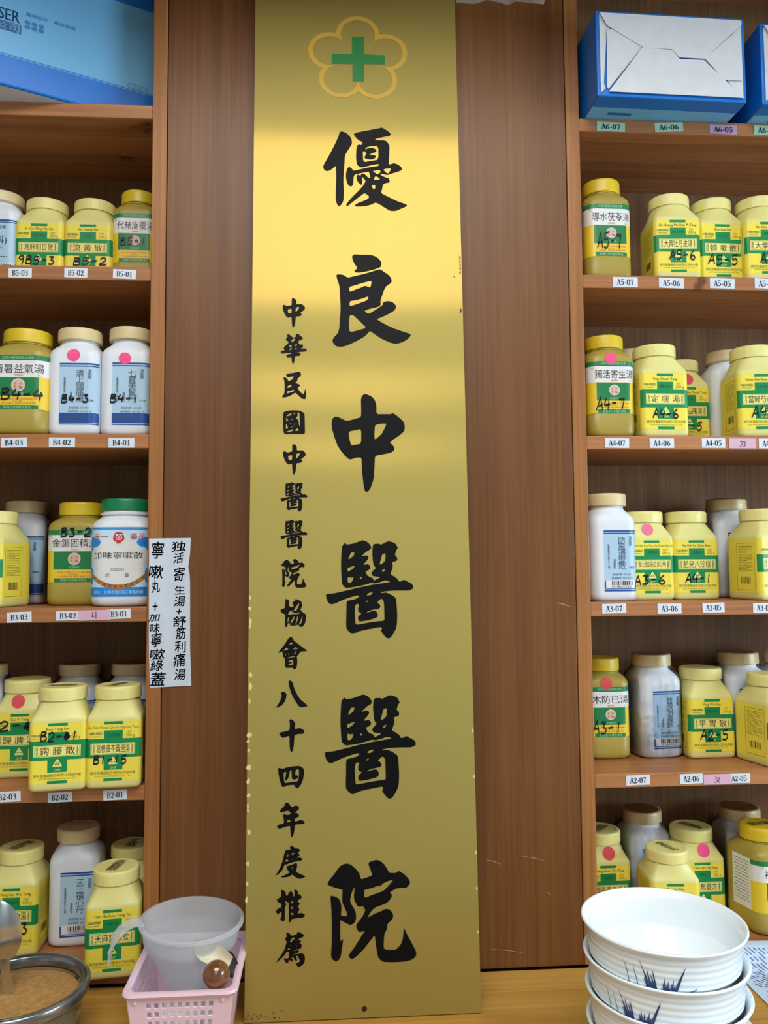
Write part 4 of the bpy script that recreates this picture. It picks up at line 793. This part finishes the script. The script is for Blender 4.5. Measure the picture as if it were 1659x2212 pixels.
# ------------------------------------------------------------------ shelf tags
tag_w = speckle('tag_paper', (212, 218, 228), (220, 226, 234), 90, 0.5)
tag_g = mat('tag_green_paper', (170, 208, 180), 0.5); tag_p = mat('tag_pink_paper', (222, 176, 200), 0.5); tag_l = mat('tag_lilac_paper', (196, 160, 190), 0.5)
tag_ink = mat('tag_ink', (24, 26, 34), 0.5)
tape_m = tape_mat()
def shelf_tag(txt, u, v, wpx, hpx, color='w', rot=0, serif=True, lay=0, note=''):
    p = onY(u, v, 0); D = pix(p)[2]; w, h = wpx*D/FPX, hpx*D/FPX
    m = {'w': tag_w, 'g': tag_g, 'p': tag_p, 'l': tag_l}[color]
    nm = {'w': 'white', 'g': 'pale green', 'p': 'pink', 'l': 'lilac'}[color]
    lab = note or f'{nm} shelf tag printed {txt} on the shelf edge'
    t = thing('shelf_tag', lab, 'tag', (p.x, -.0002-.0006*lay, p.z), group='tags on the shelf edges', rot=(0, math.radians(rot), 0))
    k = MB(); k.box(-w/2, w/2, -.0004, 0, -h/2, h/2, m); k.build('paper', t)
    k = MB()
    if serif:
        for rb in serif2d(txt, -w*.34, w*.36, -h*.30, h*.28): k.add([(q[0], -.0006, q[1]) for q in rb[0]], rb[1], tag_ink)
    else:
        vs, fs = text_h(txt, 0, 0, h*.62); k.add([(q[0], -.0006, q[1]) for q in vs], fs, tag_ink)
    k.build('printing', t)
    if lay or v > 600 and u > 1300 and v < 640 or color == 'p':
        k = MB(); k.add([(-w*.56, -.0009, -h*.53), (w*.56, -.0009, -h*.53), (w*.56, -.0009, h*.53), (-w*.56, -.0009, h*.53)], [(0, 1, 2, 3)], tape_m); k.build('clear_tape', t)
    return t
for a in [('B5-03', 43.7, 589.5, 49, 21, 'w', 0), ('B5-02', 164, 589.5, 48.5, 21, 'w', .5), ('B5-01', 269, 592.4, 48.5, 20, 'w', 1.5),
          ('B4-03', 30.5, 956, 55, 21, 'w', -2), ('B4-02', 134, 955.5, 55, 21, 'w', 0), ('B4-01', 262.5, 956.5, 55, 21, 'w', 0),
          ('B3-03', 41.7, 1333, 52, 22, 'w', -2), ('B3-02', 147, 1330, 50, 20, 'w', -1), ('B3-01', 257, 1326, 50, 21, 'w', -2),
          ('B2-03', 16, 1721, 56, 22, 'w', -2), ('B2-02', 129.6, 1722, 51, 21, 'w', -2), ('B2-01', 248.8, 1717, 50, 21, 'w', -2),
          ('A6-07', 1319.4, 274, 62, 20, 'g', 1), ('A6-06', 1444.6, 275, 63, 20, 'g', -3), ('A6-05', 1562, 280, 61, 20, 'l', 1), ('A6-04', 1657, 282, 60, 20, 'g', 1),
          ('A5-07', 1350.5, 609.5, 55, 22, 'w', 0), ('A5-06', 1450, 611.6, 55, 22, 'w', 1.5), ('A5-05', 1560, 612.5, 55, 22, 'w', 1), ('A5-04', 1656.6, 613, 55, 22, 'w', 1),
          ('A4-07', 1332.8, 957, 53, 21, 'w', 1), ('A4-06', 1429.5, 957.3, 54, 21, 'w', 0), ('A4-05', 1541, 957, 52, 21, 'w', 0), ('A4-04', 1664, 958, 52, 21, 'w', 0),
          ('A3-07', 1326.5, 1314.5, 53, 21, 'w', -1), ('A3-06', 1446, 1314.6, 53, 22, 'w', 0), ('A3-05', 1541, 1312.6, 49, 21, 'w', -1), ('A3-04', 1651, 1313, 51, 21, 'w', 0),
          ('A2-07', 1378, 1685, 53, 21, 'w', -1), ('A2-06', 1493, 1682, 51, 21, 'w', -1), ('A2-05', 1596, 1681, 50, 20, 'w', 0)]: shelf_tag(*a)
shelf_tag('ㄐ', 203.5, 1329, 66, 22, 'p', -1, False, 1, 'pink shelf tag with one handwritten stroke mark between B3-02 and B3-01')
shelf_tag('ㄉ', 1603, 958, 60, 21.5, 'p', 0, False, 1, 'pink shelf tag with one handwritten mark next to A4-05')
shelf_tag('ㄆ', 1548.6, 1683, 60, 21.5, 'p', 0, False, 1, 'pink shelf tag with one handwritten mark between A2-06 and A2-05')

# ------------------------------------------------------------------ handwritten note
note_m = speckle('note_paper', (206, 218, 234), (214, 226, 240), 50, 0.6)
pen_m = mat('blue_black_marker', (18, 26, 44), 0.45)
p0 = onY(324, 1485); nt_ = thing('handwritten_note', 'white paper strip with two columns of handwritten Chinese taped to the panel', 'note', (p0.x, -.0014, p0.z))
def NP(u, v): p = onY(u, v); return (p.x-p0.x, p.z-p0.z)
out = [NP(*q) for q in [(322.5, 1163.5), (412.5, 1162), (411, 1195), (408.5, 1215), (407, 1225), (410, 1240), (411, 1260), (411, 1400), (413.5, 1481), (324, 1485.5), (322, 1400)]]
k = MB(); vs, fs = poly_faces([out]); n = len(vs)
k.add([(p[0], 0, p[1]) for p in vs]+[(p[0], .0003, p[1]) for p in vs], [tuple(f) for f in fs]+[tuple(i+n for i in f) for f in fs], note_m); k.build('paper', nt_)
k = MB(); rnd = random.Random(5)
def penchar(ch, x0, x1, y0, y1):
    vs, fs = text_fit(ch, 0, 1, 0, 1); sh = rnd.uniform(.02, .16); up = rnd.uniform(-.02, .12)
    for ox, oy in ((0, 0), (.025, .0), (0, .02)):
        q = [NP(x0+(x1-x0)*(p[0]+sh*(p[1]-.5)+ox), y1-(y1-y0)*(p[1]+up*(p[0]-.5)+oy)) for p in vs]
        k.add([(p[0], -.0003, p[1]) for p in q], fs, pen_m)
S = 120/758
for ch, x0, x1, y0, y1 in [('独', 385, 580, 125, 260), ('活', 415, 545, 280, 420), ('寄', 415, 560, 475, 670), ('生', 430, 565, 725, 845), ('湯', 420, 570, 870, 1010), ('+', 450, 525, 1040, 1115), ('舒', 405, 580, 1145, 1290), ('筋', 445, 575, 1290, 1460), ('利', 430, 575, 1480, 1640), ('痛', 410, 570, 1650, 1830), ('湯', 425, 575, 1865, 2015),
                          ('寧', 115, 275, 130, 360), ('嗽', 80, 268, 450, 630), ('丸', 110, 225, 655, 825), ('+', 128, 195, 955, 1065), ('加', 75, 220, 1110, 1215), ('味', 95, 222, 1240, 1370), ('寧', 105, 245, 1370, 1565), ('嗽', 95, 290, 1590, 1730), ('綠', 100, 270, 1745, 1890), ('蓋', 100, 295, 1910, 2090)]:
    penchar(ch, 310+x0*S, 310+x1*S, 1150+y0*S, 1150+y1*S)
k.add([(p[0], -.0003, p[1]) for p in [NP(*q) for q in ribbon(smooth_line([(310+105*S, 1150+1745*S), (310+150*S, 1150+1722*S), (310+220*S, 1150+1720*S), (310+262*S, 1150+1745*S)]), .9)[0]]], ribbon(smooth_line([(0, 0)]*4), .9)[1], pen_m)
k.build('handwriting', nt_)

# ------------------------------------------------------------------ blue cartons on the top shelves
cb = mat('carton_blue', (6, 110, 198), 0.4); cl = mat('carton_light_blue', (108, 174, 216), 0.4); cw_ = speckle('carton_board', (202, 204, 208), (210, 212, 215), 40, 0.7)
cdk = mat('carton_print', (26, 92, 140), 0.45); seam = mat('carton_seam', (150, 150, 152), 0.8)
def carton(label, loc, rz, w, d, h):
    """a carton lying with its open end towards the room: white end flaps, blue edges, light blue long faces"""
    t = thing('carton_box', label, 'box', loc, rz, 'blue cartons on the top shelf')
    k = MB(); k.box(-w/2, w/2, .004, d, 0, h, cb); bevel(k.build('shell', t), .002)
    k = MB(); e = .034
    k.box(-w/2+.002, w/2-.002, e, d-.002, -.0003, .001, cl)
    k.build('side_print', t)
    k = MB(); k.box(-w*.36, -w*.20, .046, .052, -.0008, -.0003, cdk); k.build('logo', t)
    # folded end flaps: top, left, right and bottom flap, each a sheet of its own
    def flap(nm, pts, y, tilt=0.0):
        b = MB(); vs, fs = poly_faces([pts]); n = len(vs)
        f = lambda p, q: (p[0], y+q+tilt*p[1], p[1])
        b.add([f(p, 0) for p in vs]+[f(p, .0006) for p in vs], [tuple(x) for x in fs]+[tuple(i+n for i in x) for x in fs], cw_)
        n2 = len(pts); b.add([f(p, 0) for p in pts]+[f(p, .0006) for p in pts], [(i, (i+1) % n2, (i+1) % n2+n2, i+n2) for i in range(n2)], cw_)
        return b.build(nm, t)
    a = w/2-.0055; z0, z1 = .0055, h-.005
    P_ = lambda x, y: (-a+2*a*x, z0+(z1-z0)*(1-y))
    flap('side_flap', [P_(0, 0), P_(0, 1), P_(.03, .95), P_(.02, .88), P_(.05, .22), P_(.09, .18), P_(.3, .18), P_(.3, .5)], .0035)
    flap('left_flap', [P_(.04, .93), P_(.05, .22), P_(.09, .19), P_(.36, .18), P_(.36, .45), P_(.29, .42), P_(.05, .96)], .0022)
    flap('right_flap', [P_(1, .06), P_(1, 1), P_(.88, .76), P_(.72, .52), P_(.75, .45), P_(.97, .08)], .003)
    flap('top_flap', [P_(0, 0), P_(1, 0), P_(1, .06), P_(.73, .52), P_(.55, .52), P_(.50, .42), P_(.3, .42), P_(.05, .16)], .0012)
    flap('bottom_flap', [P_(.05, 1), P_(.29, .42), P_(.50, .43), P_(.55, .54), P_(.72, .54), P_(1, 1)], .0004, .006)
    flap('tuck_flap', [P_(.73, .52), P_(.86, .78), P_(.985, .78), P_(.99, .2), P_(.96, .14)], .0008)
    return t
pz = ZT[0]
a = onY(1258, 255, 0); b = onY(1578, 264, 0)
carton('blue carton with white end flaps above the A6-07 and A6-06 tags', ((a.x+b.x)/2+.001, -.062, pz+.0006), math.radians(1.5), b.x-a.x-.006, .24, .134)
a2 = onY(1606, 266, 0)
carton('blue carton with white end flaps cut by the right edge above the A6-04 tag', (a2.x+.121, -.058, pz+.0006), math.radians(-1), .236, .22, .13)
# carton standing askew on the left
t = thing('printed_carton', 'light blue printed carton with dark blue borders standing askew on the top left shelf', 'box', (-.3345, .0575, pz+.0004), math.radians(26.5))
CWD, CH, CD = .27, .228, .115
k = MB(); k.box(-CWD, 0, 0, CD, 0, CH, cb); bevel(k.build('shell', t), .003)
k = MB(); k.box(-CWD+.004, -.004, .004, CD-.004, -.0003, .001, cw_); k.build('end_flap', t)
k = MB(); k.box(-CWD+.003, -.003, -.0004, .001, .0475, .183, cl); k.box(-CWD+.003, -.003, -.0004, .001, .0448, .0458, cl); k.build('front_print', t)
k = MB()
def tput(vf, m=cdk, y=-.0007): k.add([(p[0], y, p[1]) for p in vf[0]], vf[1], m)
csq = mat('carton_square', (40, 122, 176), .45)
for o_ in (0, .0005, .001): 
    q_ = text_fit('SER', -.2325, -.2045, .0985, .116); tput(([(a+o_, b) for a, b in q_[0]], q_[1]))
tput(([(-.262, .0825), (-.2015, .0825), (-.2015, .0965), (-.262, .0965)], [(0, 1, 2, 3)]))
for ch, x in (('公', -.2345), ('司', -.2175)): tput(text_fit(ch, x, x+.0135, .084, .095), cl, -.0009)
for i in range(3):
    for j in range(2): tput(poly_faces([chaikin([(-.197+i*.0094, .094+j*.0069), (-.1893+i*.0094, .094+j*.0069), (-.1893+i*.0094, .0999+j*.0069), (-.197+i*.0094, .0999+j*.0069)], .25)]), csq)
tput(text_fit('醫療器材 · 專業推薦', -.1955, -.126, .1135, .1195), csq)
k.build('printing', t); k = MB()
pts = [(-.033+.0148*max(-.9, min(.9, 1.25*math.cos(a_)))/.9, .0525+.0038*math.sin(a_)) for a_ in [2*math.pi*i/32 for i in range(32)]]
tput(poly_faces([pts, [(-.033+(p[0]+.033)*.94, .0525+(p[1]-.0525)*.78) for p in pts]])); tput(text_h('CLASSIC', -.033, .0525, .0034, .024))
k.build('logo', t)

# ------------------------------------------------------------------ jar with powder and spoon
steel = mat('polished_steel', (205, 212, 220), 0.22, 1.0)
jar_c = onZ(37, 2127, -.508); JR = 150*pix(jar_c)[2]/FPX
jh = jar_c.z-CTR
J = thing('glass_jar', 'wide glass jar of brown powder with thick dark rim at the lower left corner', 'jar', (jar_c.x, jar_c.y, CTR+.0004))
k = MB(); r = JR
k.lathe([(r*.80, 0), (r*.86, .003), (r*.88, .012), (r*.885, jh*.55), (r*.90, jh*.80), (r*.93, jh*.88), (r*.92, jh*.88), (r*.87, jh*.80), (r*.855, jh*.55), (r*.85, .014), (r*.80, .008)], glass_mat(), 72, cap0=True, cap1=True)
k.build('body', J, 50)
rim_m = speckle('jar_rim', (96, 98, 98), (168, 172, 170), 26, 0.2, 0.8, stretch=(1, 1, 3)); rim_m.node_tree.nodes['Principled BSDF'].inputs['Metallic'].default_value = 0.75
k = MB(); k.lathe([(r*.90, jh*.80), (r*.96, jh*.80), (r*.99, jh*.84), (r, jh*.92), (r, jh*.965), (r*.985, jh*.99), (r*.95, jh), (r*.90, jh*.992), (r*.87, jh*.965), (r*.86, jh*.88), (r*.87, jh*.82), (r*.90, jh*.80)], rim_m, 72); k.build('rim', J, 60)
pow_m = speckle('brown_powder', (166, 124, 70), (188, 148, 92), 160, 0.95, 0.1, bump=.4)
k = MB(); k.lathe([(r*.835, .016), (r*.845, .03), (r*.852, jh*.78), (r*.6, jh*.81), (r*.3, jh*.825), (r*.001, jh*.82)], pow_m, 64, cap0=True); pw = k.build('powder', J, 60)
pw['kind'] = 'stuff'
# spoon standing in the powder, its bowl up
sp_b = onY(19, 2150, jar_c.y+.005); sp_t = onY(2, 2012, jar_c.y-.004)
SPN = thing('steel_spoon', 'shiny steel spoon standing handle down in the jar of powder', 'spoon', sp_b)
ax = (sp_t-sp_b); ln = ax.length; ux = ax.normalized()
side = Vector((1, 0, 0)); side = (side-ux*side.dot(ux)).normalized(); nrm = side.cross(ux)
k = MB(); rings = []; a_, b_ = .0245, .038
for i in range(15):
    th = math.pi*i/14; zz = -math.cos(th)*b_; rr = math.sin(th)*a_
    front = []
    m_ = 20
    for j in range(m_+1):
        x = -rr+2*rr*j/m_; dep = .010*(1-(x/a_)**2-(zz/b_)**2) if rr > 0 else 0
        front.append((x, max(dep, 0), zz))
    rings.append(front)
def SPt(x, n_, z): return tuple((ax+ux*z+side*x+nrm*n_))
vs = []; fs = []; m1 = 21
for q in rings: vs += [SPt(p[0], p[1]*1.0, p[2]) for p in q]
for q in rings: vs += [SPt(p[0], p[1]*1.0-.0012, p[2]) for p in q]
for i in range(14):
    for j in range(20):
        o_ = i*m1+j; fs.append((o_, o_+1, o_+m1+1, o_+m1)); o2 = o_+15*m1; fs.append((o2, o2+m1, o2+m1+1, o2+1))
k.add(vs, fs, steel); k.build('bowl', SPN, 60)
k = MB(); hp = [tuple(sp_b-sp_b-ux*.016), tuple(ux*ln*.2), tuple(ux*(ln-b_*.9)), tuple(ux*(ln-b_*.75))]
ringz = []
for p_, wd in zip(hp, (.0065, .0062, .0055, .0075)):
    c = Vector(p_); ringz.append([tuple(c+side*wd*math.cos(t_)+nrm*.0022*math.sin(t_)) for t_ in [2*math.pi*i/16 for i in range(16)]])
k.loft(ringz, steel); k.build('handle', SPN, 50)

# ------------------------------------------------------------------ pink basket
pink = mat('pink_plastic', (232, 200, 214), 0.4, sss=0.1)
zr = -.500
fl, fr_ = onZ(272, 2146, zr), onZ(518, 2137, zr); bk = onZ(318, 2003, zr)
bw = -.1795-fl.x; bd = .150; bh = zr-CTR-.0006
BK = thing('pink_basket', 'pale pink plastic basket with square holes holding the strainer left of the plaque', 'basket', (fl.x+bw/2, fl.y+bd/2, CTR+.0006), math.radians(0))
def wall(w0, w1, h, org, dirx, nx, nz, x_in, z_lo, z_hi):
    """a tapered wall as a grid of bars round square holes; org bottom centre at z=0, tapering outwards"""
    k = MB()
    xs = [-.5]; zsn = [0, z_lo]
    for i in range(nx): c = -.5+x_in+(1-2*x_in)*(i+.5)/nx; q = (1-2*x_in)/nx*.27; xs += [c-q, c+q]
    xs.append(.5)
    for j in range(nz): c = z_lo+(z_hi-z_lo)*(j+.5)/nz; q = (z_hi-z_lo)/nz*.27; zsn += [c-q, c+q]
    zsn += [z_hi, 1]
    idx = {}; vs = []
    for j, zz in enumerate(zsn):
        for i, xx in enumerate(xs): idx[i, j] = len(vs); vs.append((xx, zz))
    fs = []
    for j in range(len(zsn)-1):
        for i in range(len(xs)-1):
            holez = j >= 2 and j % 2 == 0 and j < 2+2*nz and False
            isx = i % 2 == 1 and i < len(xs)-1; isz = 2 <= j < 2+2*nz and (j-2) % 2 == 0
            if isx and isz: continue
            fs.append((idx[i, j], idx[i+1, j], idx[i+1, j+1], idx[i, j+1]))
    P3 = []
    for xx, zz in vs:
        w = w0+(w1-w0)*zz; d = (1-zz)*.010
        P3.append((org[0]+dirx[0]*xx*w+dirx[1]*d, org[1]+dirx[1]*xx*w-dirx[0]*d*-1 if False else org[1]+dirx[1]*xx*w+dirx[0]*d, zz*h))
    k.add(P3, fs, pink); return k
tp = .010
for nm, w0, w1, org, dx_, nx in (('front_wall', bw-2*tp, bw, (0, -bd/2), (1, 0), 9), ('back_wall', bw-2*tp, bw, (0, bd/2), (-1, 0), 9), ('left_wall', bd-2*tp, bd, (-bw/2, 0), (0, 1), 10), ('right_wall', bd-2*tp, bd, (bw/2, 0), (0, -1), 10)):
    k = wall(w0, w1, bh, org, dx_, nx, 6, .16, .12, .88)
    o_ = k.build(nm, BK); s_ = o_.modifiers.new('thickness', 'SOLIDIFY'); s_.thickness = .0022; s_.offset = 0
    b_m = o_.modifiers.new('bevel', 'BEVEL'); b_m.width = .0005; b_m.segments = 1
k = MB(); k.box(-bw/2+tp, bw/2-tp, -bd/2+tp, bd/2-tp, 0, .002, pink); k.build('bottom', BK)
def rrect(w, d, r, n=8):
    out = []
    for cx, cyy, a0 in ((w/2-r, d/2-r, 0), (-w/2+r, d/2-r, 90), (-w/2+r, -d/2+r, 180), (w/2-r, -d/2+r, 270)):
        for i in range(n+1): a = math.radians(a0+90*i/n); out.append((cx+r*math.cos(a), cyy+r*math.sin(a)))
    return out
k = MB(); rg = []
for dw, z in ((-.002, bh-.006), (.004, bh-.006), (.006, bh-.003), (.005, bh), (.0, bh+.001), (-.003, bh-.001), (-.003, bh-.006)): rg.append([(p[0], p[1], z) for p in rrect(bw+dw*2, bd+dw*2, .012)])
k.loft(rg, pink, False, False); k.build('rim', BK, 50)
for x in (-bw*.42, bw*.40):
    k = MB(); k.lathe([(.0032, -.001), (.003, .0006), (.0015, .0016), (.0001, .0018)], pink, 16); s_ = k.build('stud', BK, 60); s_.rotation_euler = (math.radians(90), 0, 0); s_.location = (x, -bd/2-.0002+.0008, bh*.86)

# ------------------------------------------------------------------ frosted strainer
fro = frosted_mat()
sc = onY(409, 1984, -.107); SR = 111*pix(sc)[2]/FPX
SD = .086
ST = thing('frosted_strainer', 'translucent frosted plastic strainer cup with side handle standing in the pink basket', 'strainer', (sc.x, sc.y, sc.z-SD), rot=(math.radians(2), math.radians(2.5), 0))
prof = [(.001, .004), (SR*.28, .0025), (SR*.42, .006), (SR*.53, .016), (SR*.60, .03), (SR*.72, .045), (SR*.86, .058), (SR*.905, .066), (SR*.93, SD-.006), (SR*.94, SD-.002), (SR*1.0, SD-.002), (SR*1.0, SD+.001), (SR*.93, SD+.002), (SR*.905, SD-.002), (SR*.88, .066), (SR*.835, .060), (SR*.69, .047), (SR*.575, .032), (SR*.50, .018), (SR*.40, .009), (SR*.27, .0055), (.001, .0065)]
k = MB(); k.lathe(prof, fro, 72); k.build('cup', ST, 50)
k = MB()
hpts = [(-SR*.97, -.004, SD-.001), (-SR*1.12, -.010, SD-.001), (-SR*1.25, -.017, SD-.004), (-SR*1.36, -.024, SD-.012), (-SR*1.42, -.028, SD-.026), (-SR*1.43, -.030, SD-.042)]
rg = []
for i, p in enumerate(hpts):
    w = (.017, .012, .0095, .0085, .0075, .005)[i]; a = Vector(hpts[max(i-1, 0)]); b = Vector(hpts[min(i+1, 5)]); tdir = (b-a).normalized(); s_ = tdir.cross(Vector((0, 0, 1)) if i < 4 else Vector((-1, 0, .2))).normalized(); n_ = s_.cross(tdir)
    rg.append([tuple(Vector(p)+s_*w*math.cos(q)+n_*.0022*math.sin(q)) for q in [2*math.pi*j/14 for j in range(14)]])
k.loft(rg, fro); k.build('handle', ST, 60)
# knob, scoop and dark bowl beside the strainer
knob_m = speckle('polished_brown_wood', (104, 62, 32), (138, 88, 50), 30, 0.12, 0.6, stretch=(1, 1, 3), coat=.6)
kc = onY(467, 2106, -.186); KR = 29*pix(kc)[2]/FPX
k = MB(); k.lathe([(KR*1.0*math.cos(a), KR*1.08*math.sin(a)) for a in [math.pi*(i/20-.5) for i in range(21)]][:-1]+[(.0006, KR*1.08)], knob_m, 40, cap0=True)
KB = thing('wooden_ball', 'glossy round brown wooden ball lying in the pink basket', 'ball', kc, rot=(math.radians(28), math.radians(12), 0))
k.build('ball_body', KB, 80)
bone = speckle('ivory_plastic', (204, 192, 160), (218, 208, 180), 30, 0.5)
def curved(name, label, cat, p, wid, lng, thick, m, rot, bend, rim=None):
    """a shallow curved scoop: a bent shell with thickness"""
    t = thing(name, label, cat, p, rot=rot); k = MB(); nx, ny = 16, 8; top = []; bot = []
    for i in range(nx+1):
        s = -1+2*i/nx; w = wid*(1-.55*max(0, s)**2-.75*max(0, -s)**3)
        for j in range(ny+1):
            q = -1+2*j/ny
            z = bend*(s*s)+.35*wid*(q*q)
            top.append((s*lng, q*w, z)); bot.append((s*lng, q*w*.96, z-thick))
    vs = top+bot; fs = []; m1 = ny+1; N = len(top)
    for i in range(nx):
        for j in range(ny):
            o = i*m1+j; fs.append((o, o+m1, o+m1+1, o+1)); fs.append((o+N, o+N+1, o+N+m1+1, o+N+m1))
    for i in range(nx):
        for o, o2 in ((i*m1, (i+1)*m1), (i*m1+ny, (i+1)*m1+ny)): fs.append((o, o2, o2+N, o+N))
    for j in range(ny):
        for o in (j, nx*m1+j): fs.append((o, o+1, o+1+N, o+N))
    k.add(vs, fs, m); k.build('shell', t, 50); return t
pc = onY(457, 2060, -.160)
curved('ivory_scoop', 'curved ivory coloured scoop resting above the brown wooden ball', 'scoop', pc, .012, .026, .005, bone, (math.radians(58), math.radians(24), math.radians(-4)), .006)
dk = mat('dark_grey_plastic', (52, 50, 54), 0.5)
pd = onY(493, 2080, -.145)
curved('dark_scoop', 'dark grey curved scoop tucked behind the wooden ball in the basket', 'scoop', pd, .010, .018, .003, dk, (math.radians(70), math.radians(62), math.radians(10)), .008)
pdk = mat('white_film_bag', (206, 212, 214), 0.35)
k = MB(); rnd = random.Random(3); nx = 22; vs = []; fs = []
for i in range(nx+1):
    for j in range(nx+1):
        x = -.044+.088*i/nx; y = -.054+.108*j/nx
        e = 1-max(abs(x)/.044, abs(y)/.054)**6
        vs.append((x, y,   .001+e*(.022+.004*math.sin(x*190+y*60)+.003*math.sin(y*230-x*90)+.002*math.sin(x*400))))
for i in range(nx):
    for j in range(nx): o = i*(nx+1)+j; fs.append((o, o+nx+1, o+nx+2, o+1))
k.add(vs, fs, pdk); bg = k.build('plastic_bag', None, 80); bg.location = (BK.location.x-.003, BK.location.y-.006, CTR+.0036)
tag(bg, 'crumpled whitish plastic bag on the bottom of the pink basket under the strainer', 'bag')

# ------------------------------------------------------------------ stacked bowls
china = mat('glazed_china', (238, 247, 251), 0.18, coat=.3)
navy = mat('cobalt_leaf', (40, 62, 110), 0.25); navy2 = mat('pale_cobalt_leaf', (96, 128, 176), 0.25)
bc = onZ(1431, 1988, -.404); BR = 172*pix(bc)[2]/FPX; HB = .0745; SPC = .0366
def bowl_r(z):   # outer radius against height
    q = z/HB
    return BR*(.50+.36*min(1, q/.5)**.65+.085*q) if q < .93 else BR*(.50+.36+.079+.06*((q-.93)/.07)**.8)
def leaf(pts, w): return ribbon(smooth_line(pts, 6), [w*math.sin(math.pi*min(1, .12+.88*i/((len(pts)-1)*6)))**.8 for i in range((len(pts)-1)*6+1)])
NB = 4
names = ['top bowl of the stack of white bowls, empty and open', 'second white bowl from the top of the stack with dark bamboo leaves', 'third white bowl from the top of the stack', 'lowest white bowl of the stack standing on the counter']
for b in range(NB):
    zb = CTR+.0004+(NB-1-b)*SPC+(bc.z-HB-CTR-(NB-1)*SPC if False else 0)
    ox, oy = [(0, 0), (.0012, -.001), (.0022, -.002), (.003, -.002)][b]
    t = thing('white_bowl', names[b], 'bowl', (bc.x+ox, bc.y+oy, zb), math.radians((-14, -32, -24, 20)[b]), 'stacked white bowls')
    prof = [(BR*.40, .0), (BR*.42, 0), (BR*.43, .006)]
    for i in range(60):
        z = .008+(HB-.008)*i/59; prof.append((bowl_r(z)+.0003*math.sin(z*900)*(1 if i < 53 else 0), z))
    prof += [(BR*.992, HB+.0016), (BR*.975, HB+.0018), (BR*.955, HB+.0006)]
    for i in range(24):
        z = HB-.003-(HB-.014)*i/23; prof.append((max(bowl_r(z)-.0034, .002), z))
    prof += [(BR*.3, .0095), (.001, .009)]
    k = MB(); k.lathe(prof, china, 96, cap0=True); k.build('body', t, 70)
    k = MB()
    def onb(a, z): r_ = bowl_r(z)+.0011; return (r_*math.sin(a), -r_*math.cos(a), z)
    def lf(pts, w, m): 
        vf = leaf(pts, w); k.add([onb(p[0]/BR, p[1]) for p in vf[0]], vf[1], m)
    Q = .001
    lf([(-6*Q, 24*Q), (0, 38*Q), (4*Q, 48*Q), (10*Q, 62*Q)], .0016, navy); lf([(-3*Q, 26*Q), (10*Q, 33*Q), (24*Q, 40*Q)], .0014, navy2)
    for i in range(9): x = -14*Q+i*1.5*Q; lf([(x, 24*Q), (x-.8*Q, 33*Q+(i % 3)*2*Q), (x-2*Q+i*.4*Q, 40*Q+(i*7 % 5)*2.4*Q)], .0010, navy)
    for i in range(6): x = -32*Q+i*2*Q; lf([(x+2*Q, 28*Q), (x, 40*Q), (x-3*Q, 46*Q+(i % 3)*5*Q)], .0010, navy)
    lf([(-40*Q, 26*Q), (-43*Q, 42*Q), (-47*Q, 58*Q)], .0006, navy2); lf([(-31*Q, 30*Q), (-33*Q, 48*Q), (-39*Q, 64*Q)], .0006, navy)
    lf([(-52*Q, 30*Q), (-54*Q, 48*Q), (-58*Q, 60*Q)], .0006, navy2)
    k.build('leaf_painting', t)
print('bowl rim z', bc.z, 'stack top', CTR+(NB-1)*SPC+HB, 'r', BR, bc.x, bc.y)

# ------------------------------------------------------------------ printed sheet
sheet_m = mat('printed_paper', (196, 214, 236), 0.6); sheet_ink = mat('print_grey', (96, 118, 150), 0.6)
pt = onZ(1595, 2032, ZT[5]+.001)
k = MB(); nx, ny = 14, 40; vs = []; fs = []
def sheet_pt(a, b):   # a across 0..1, b down from shelf edge 0..1
    x = -.03+.21*a; y = pt.y-.30*b-.002*a*8*(1 if b < .02 else 1)
    top = ZT[5]+.0012; e = min(1, max(0, (-.004-y)/.045)); e = e*e*(3-2*e)
    z = top+(CTR+.0012-top)*e+.0006*math.sin(a*5+b*9)**2
    return Vector((pt.x+x, y, z))
for j in range(ny+1):
    for i in range(nx+1): vs.append(tuple(sheet_pt(i/nx, (j/ny)**1.3)))
for j in range(ny):
    for i in range(nx): o = j*(nx+1)+i; fs.append((o, o+1, o+nx+2, o+nx+1))
SHT = thing('printed_sheet', 'white printed sheet lying on the counter right of the stacked bowls', 'paper', (0, 0, 0))
k.add(vs, fs, sheet_m); k.build('paper', SHT, 60)
k = MB(); rnd = random.Random(11)
q0, q1 = onZ(1640, 2080, CTR), onZ(1659, 2110, CTR)
for line in range(44):
    # slanted lines of print too small to read
    c0 = -.55+line*.034; x = 0.0
    blk = 0
    while x < 1.4:
        l_ = rnd.uniform(.012, .05)
        a0, b0 = c0+x*.75, .06+x*.72; a1, b1 = c0+(x+l_)*.75, .06+(x+l_)*.72
        if .04 < a0 < .95 and .04 < a1 < .95 and b1 < .97 and not (.30 < b0 < .335 or .58 < b0 < .61):
            A_, B_ = sheet_pt(a0, b0), sheet_pt(a1, b1); d_ = (B_-A_); n_ = Vector((-d_.y, d_.x, 0)).normalized()*.0011
            up = Vector((0, 0, .0004)); k.add([tuple(A_+n_+up), tuple(A_-n_+up), tuple(B_-n_+up), tuple(B_+n_+up)], [(0, 1, 2, 3)], sheet_ink)
        x += l_+rnd.uniform(.008, .02)
k.build('printing', SHT)
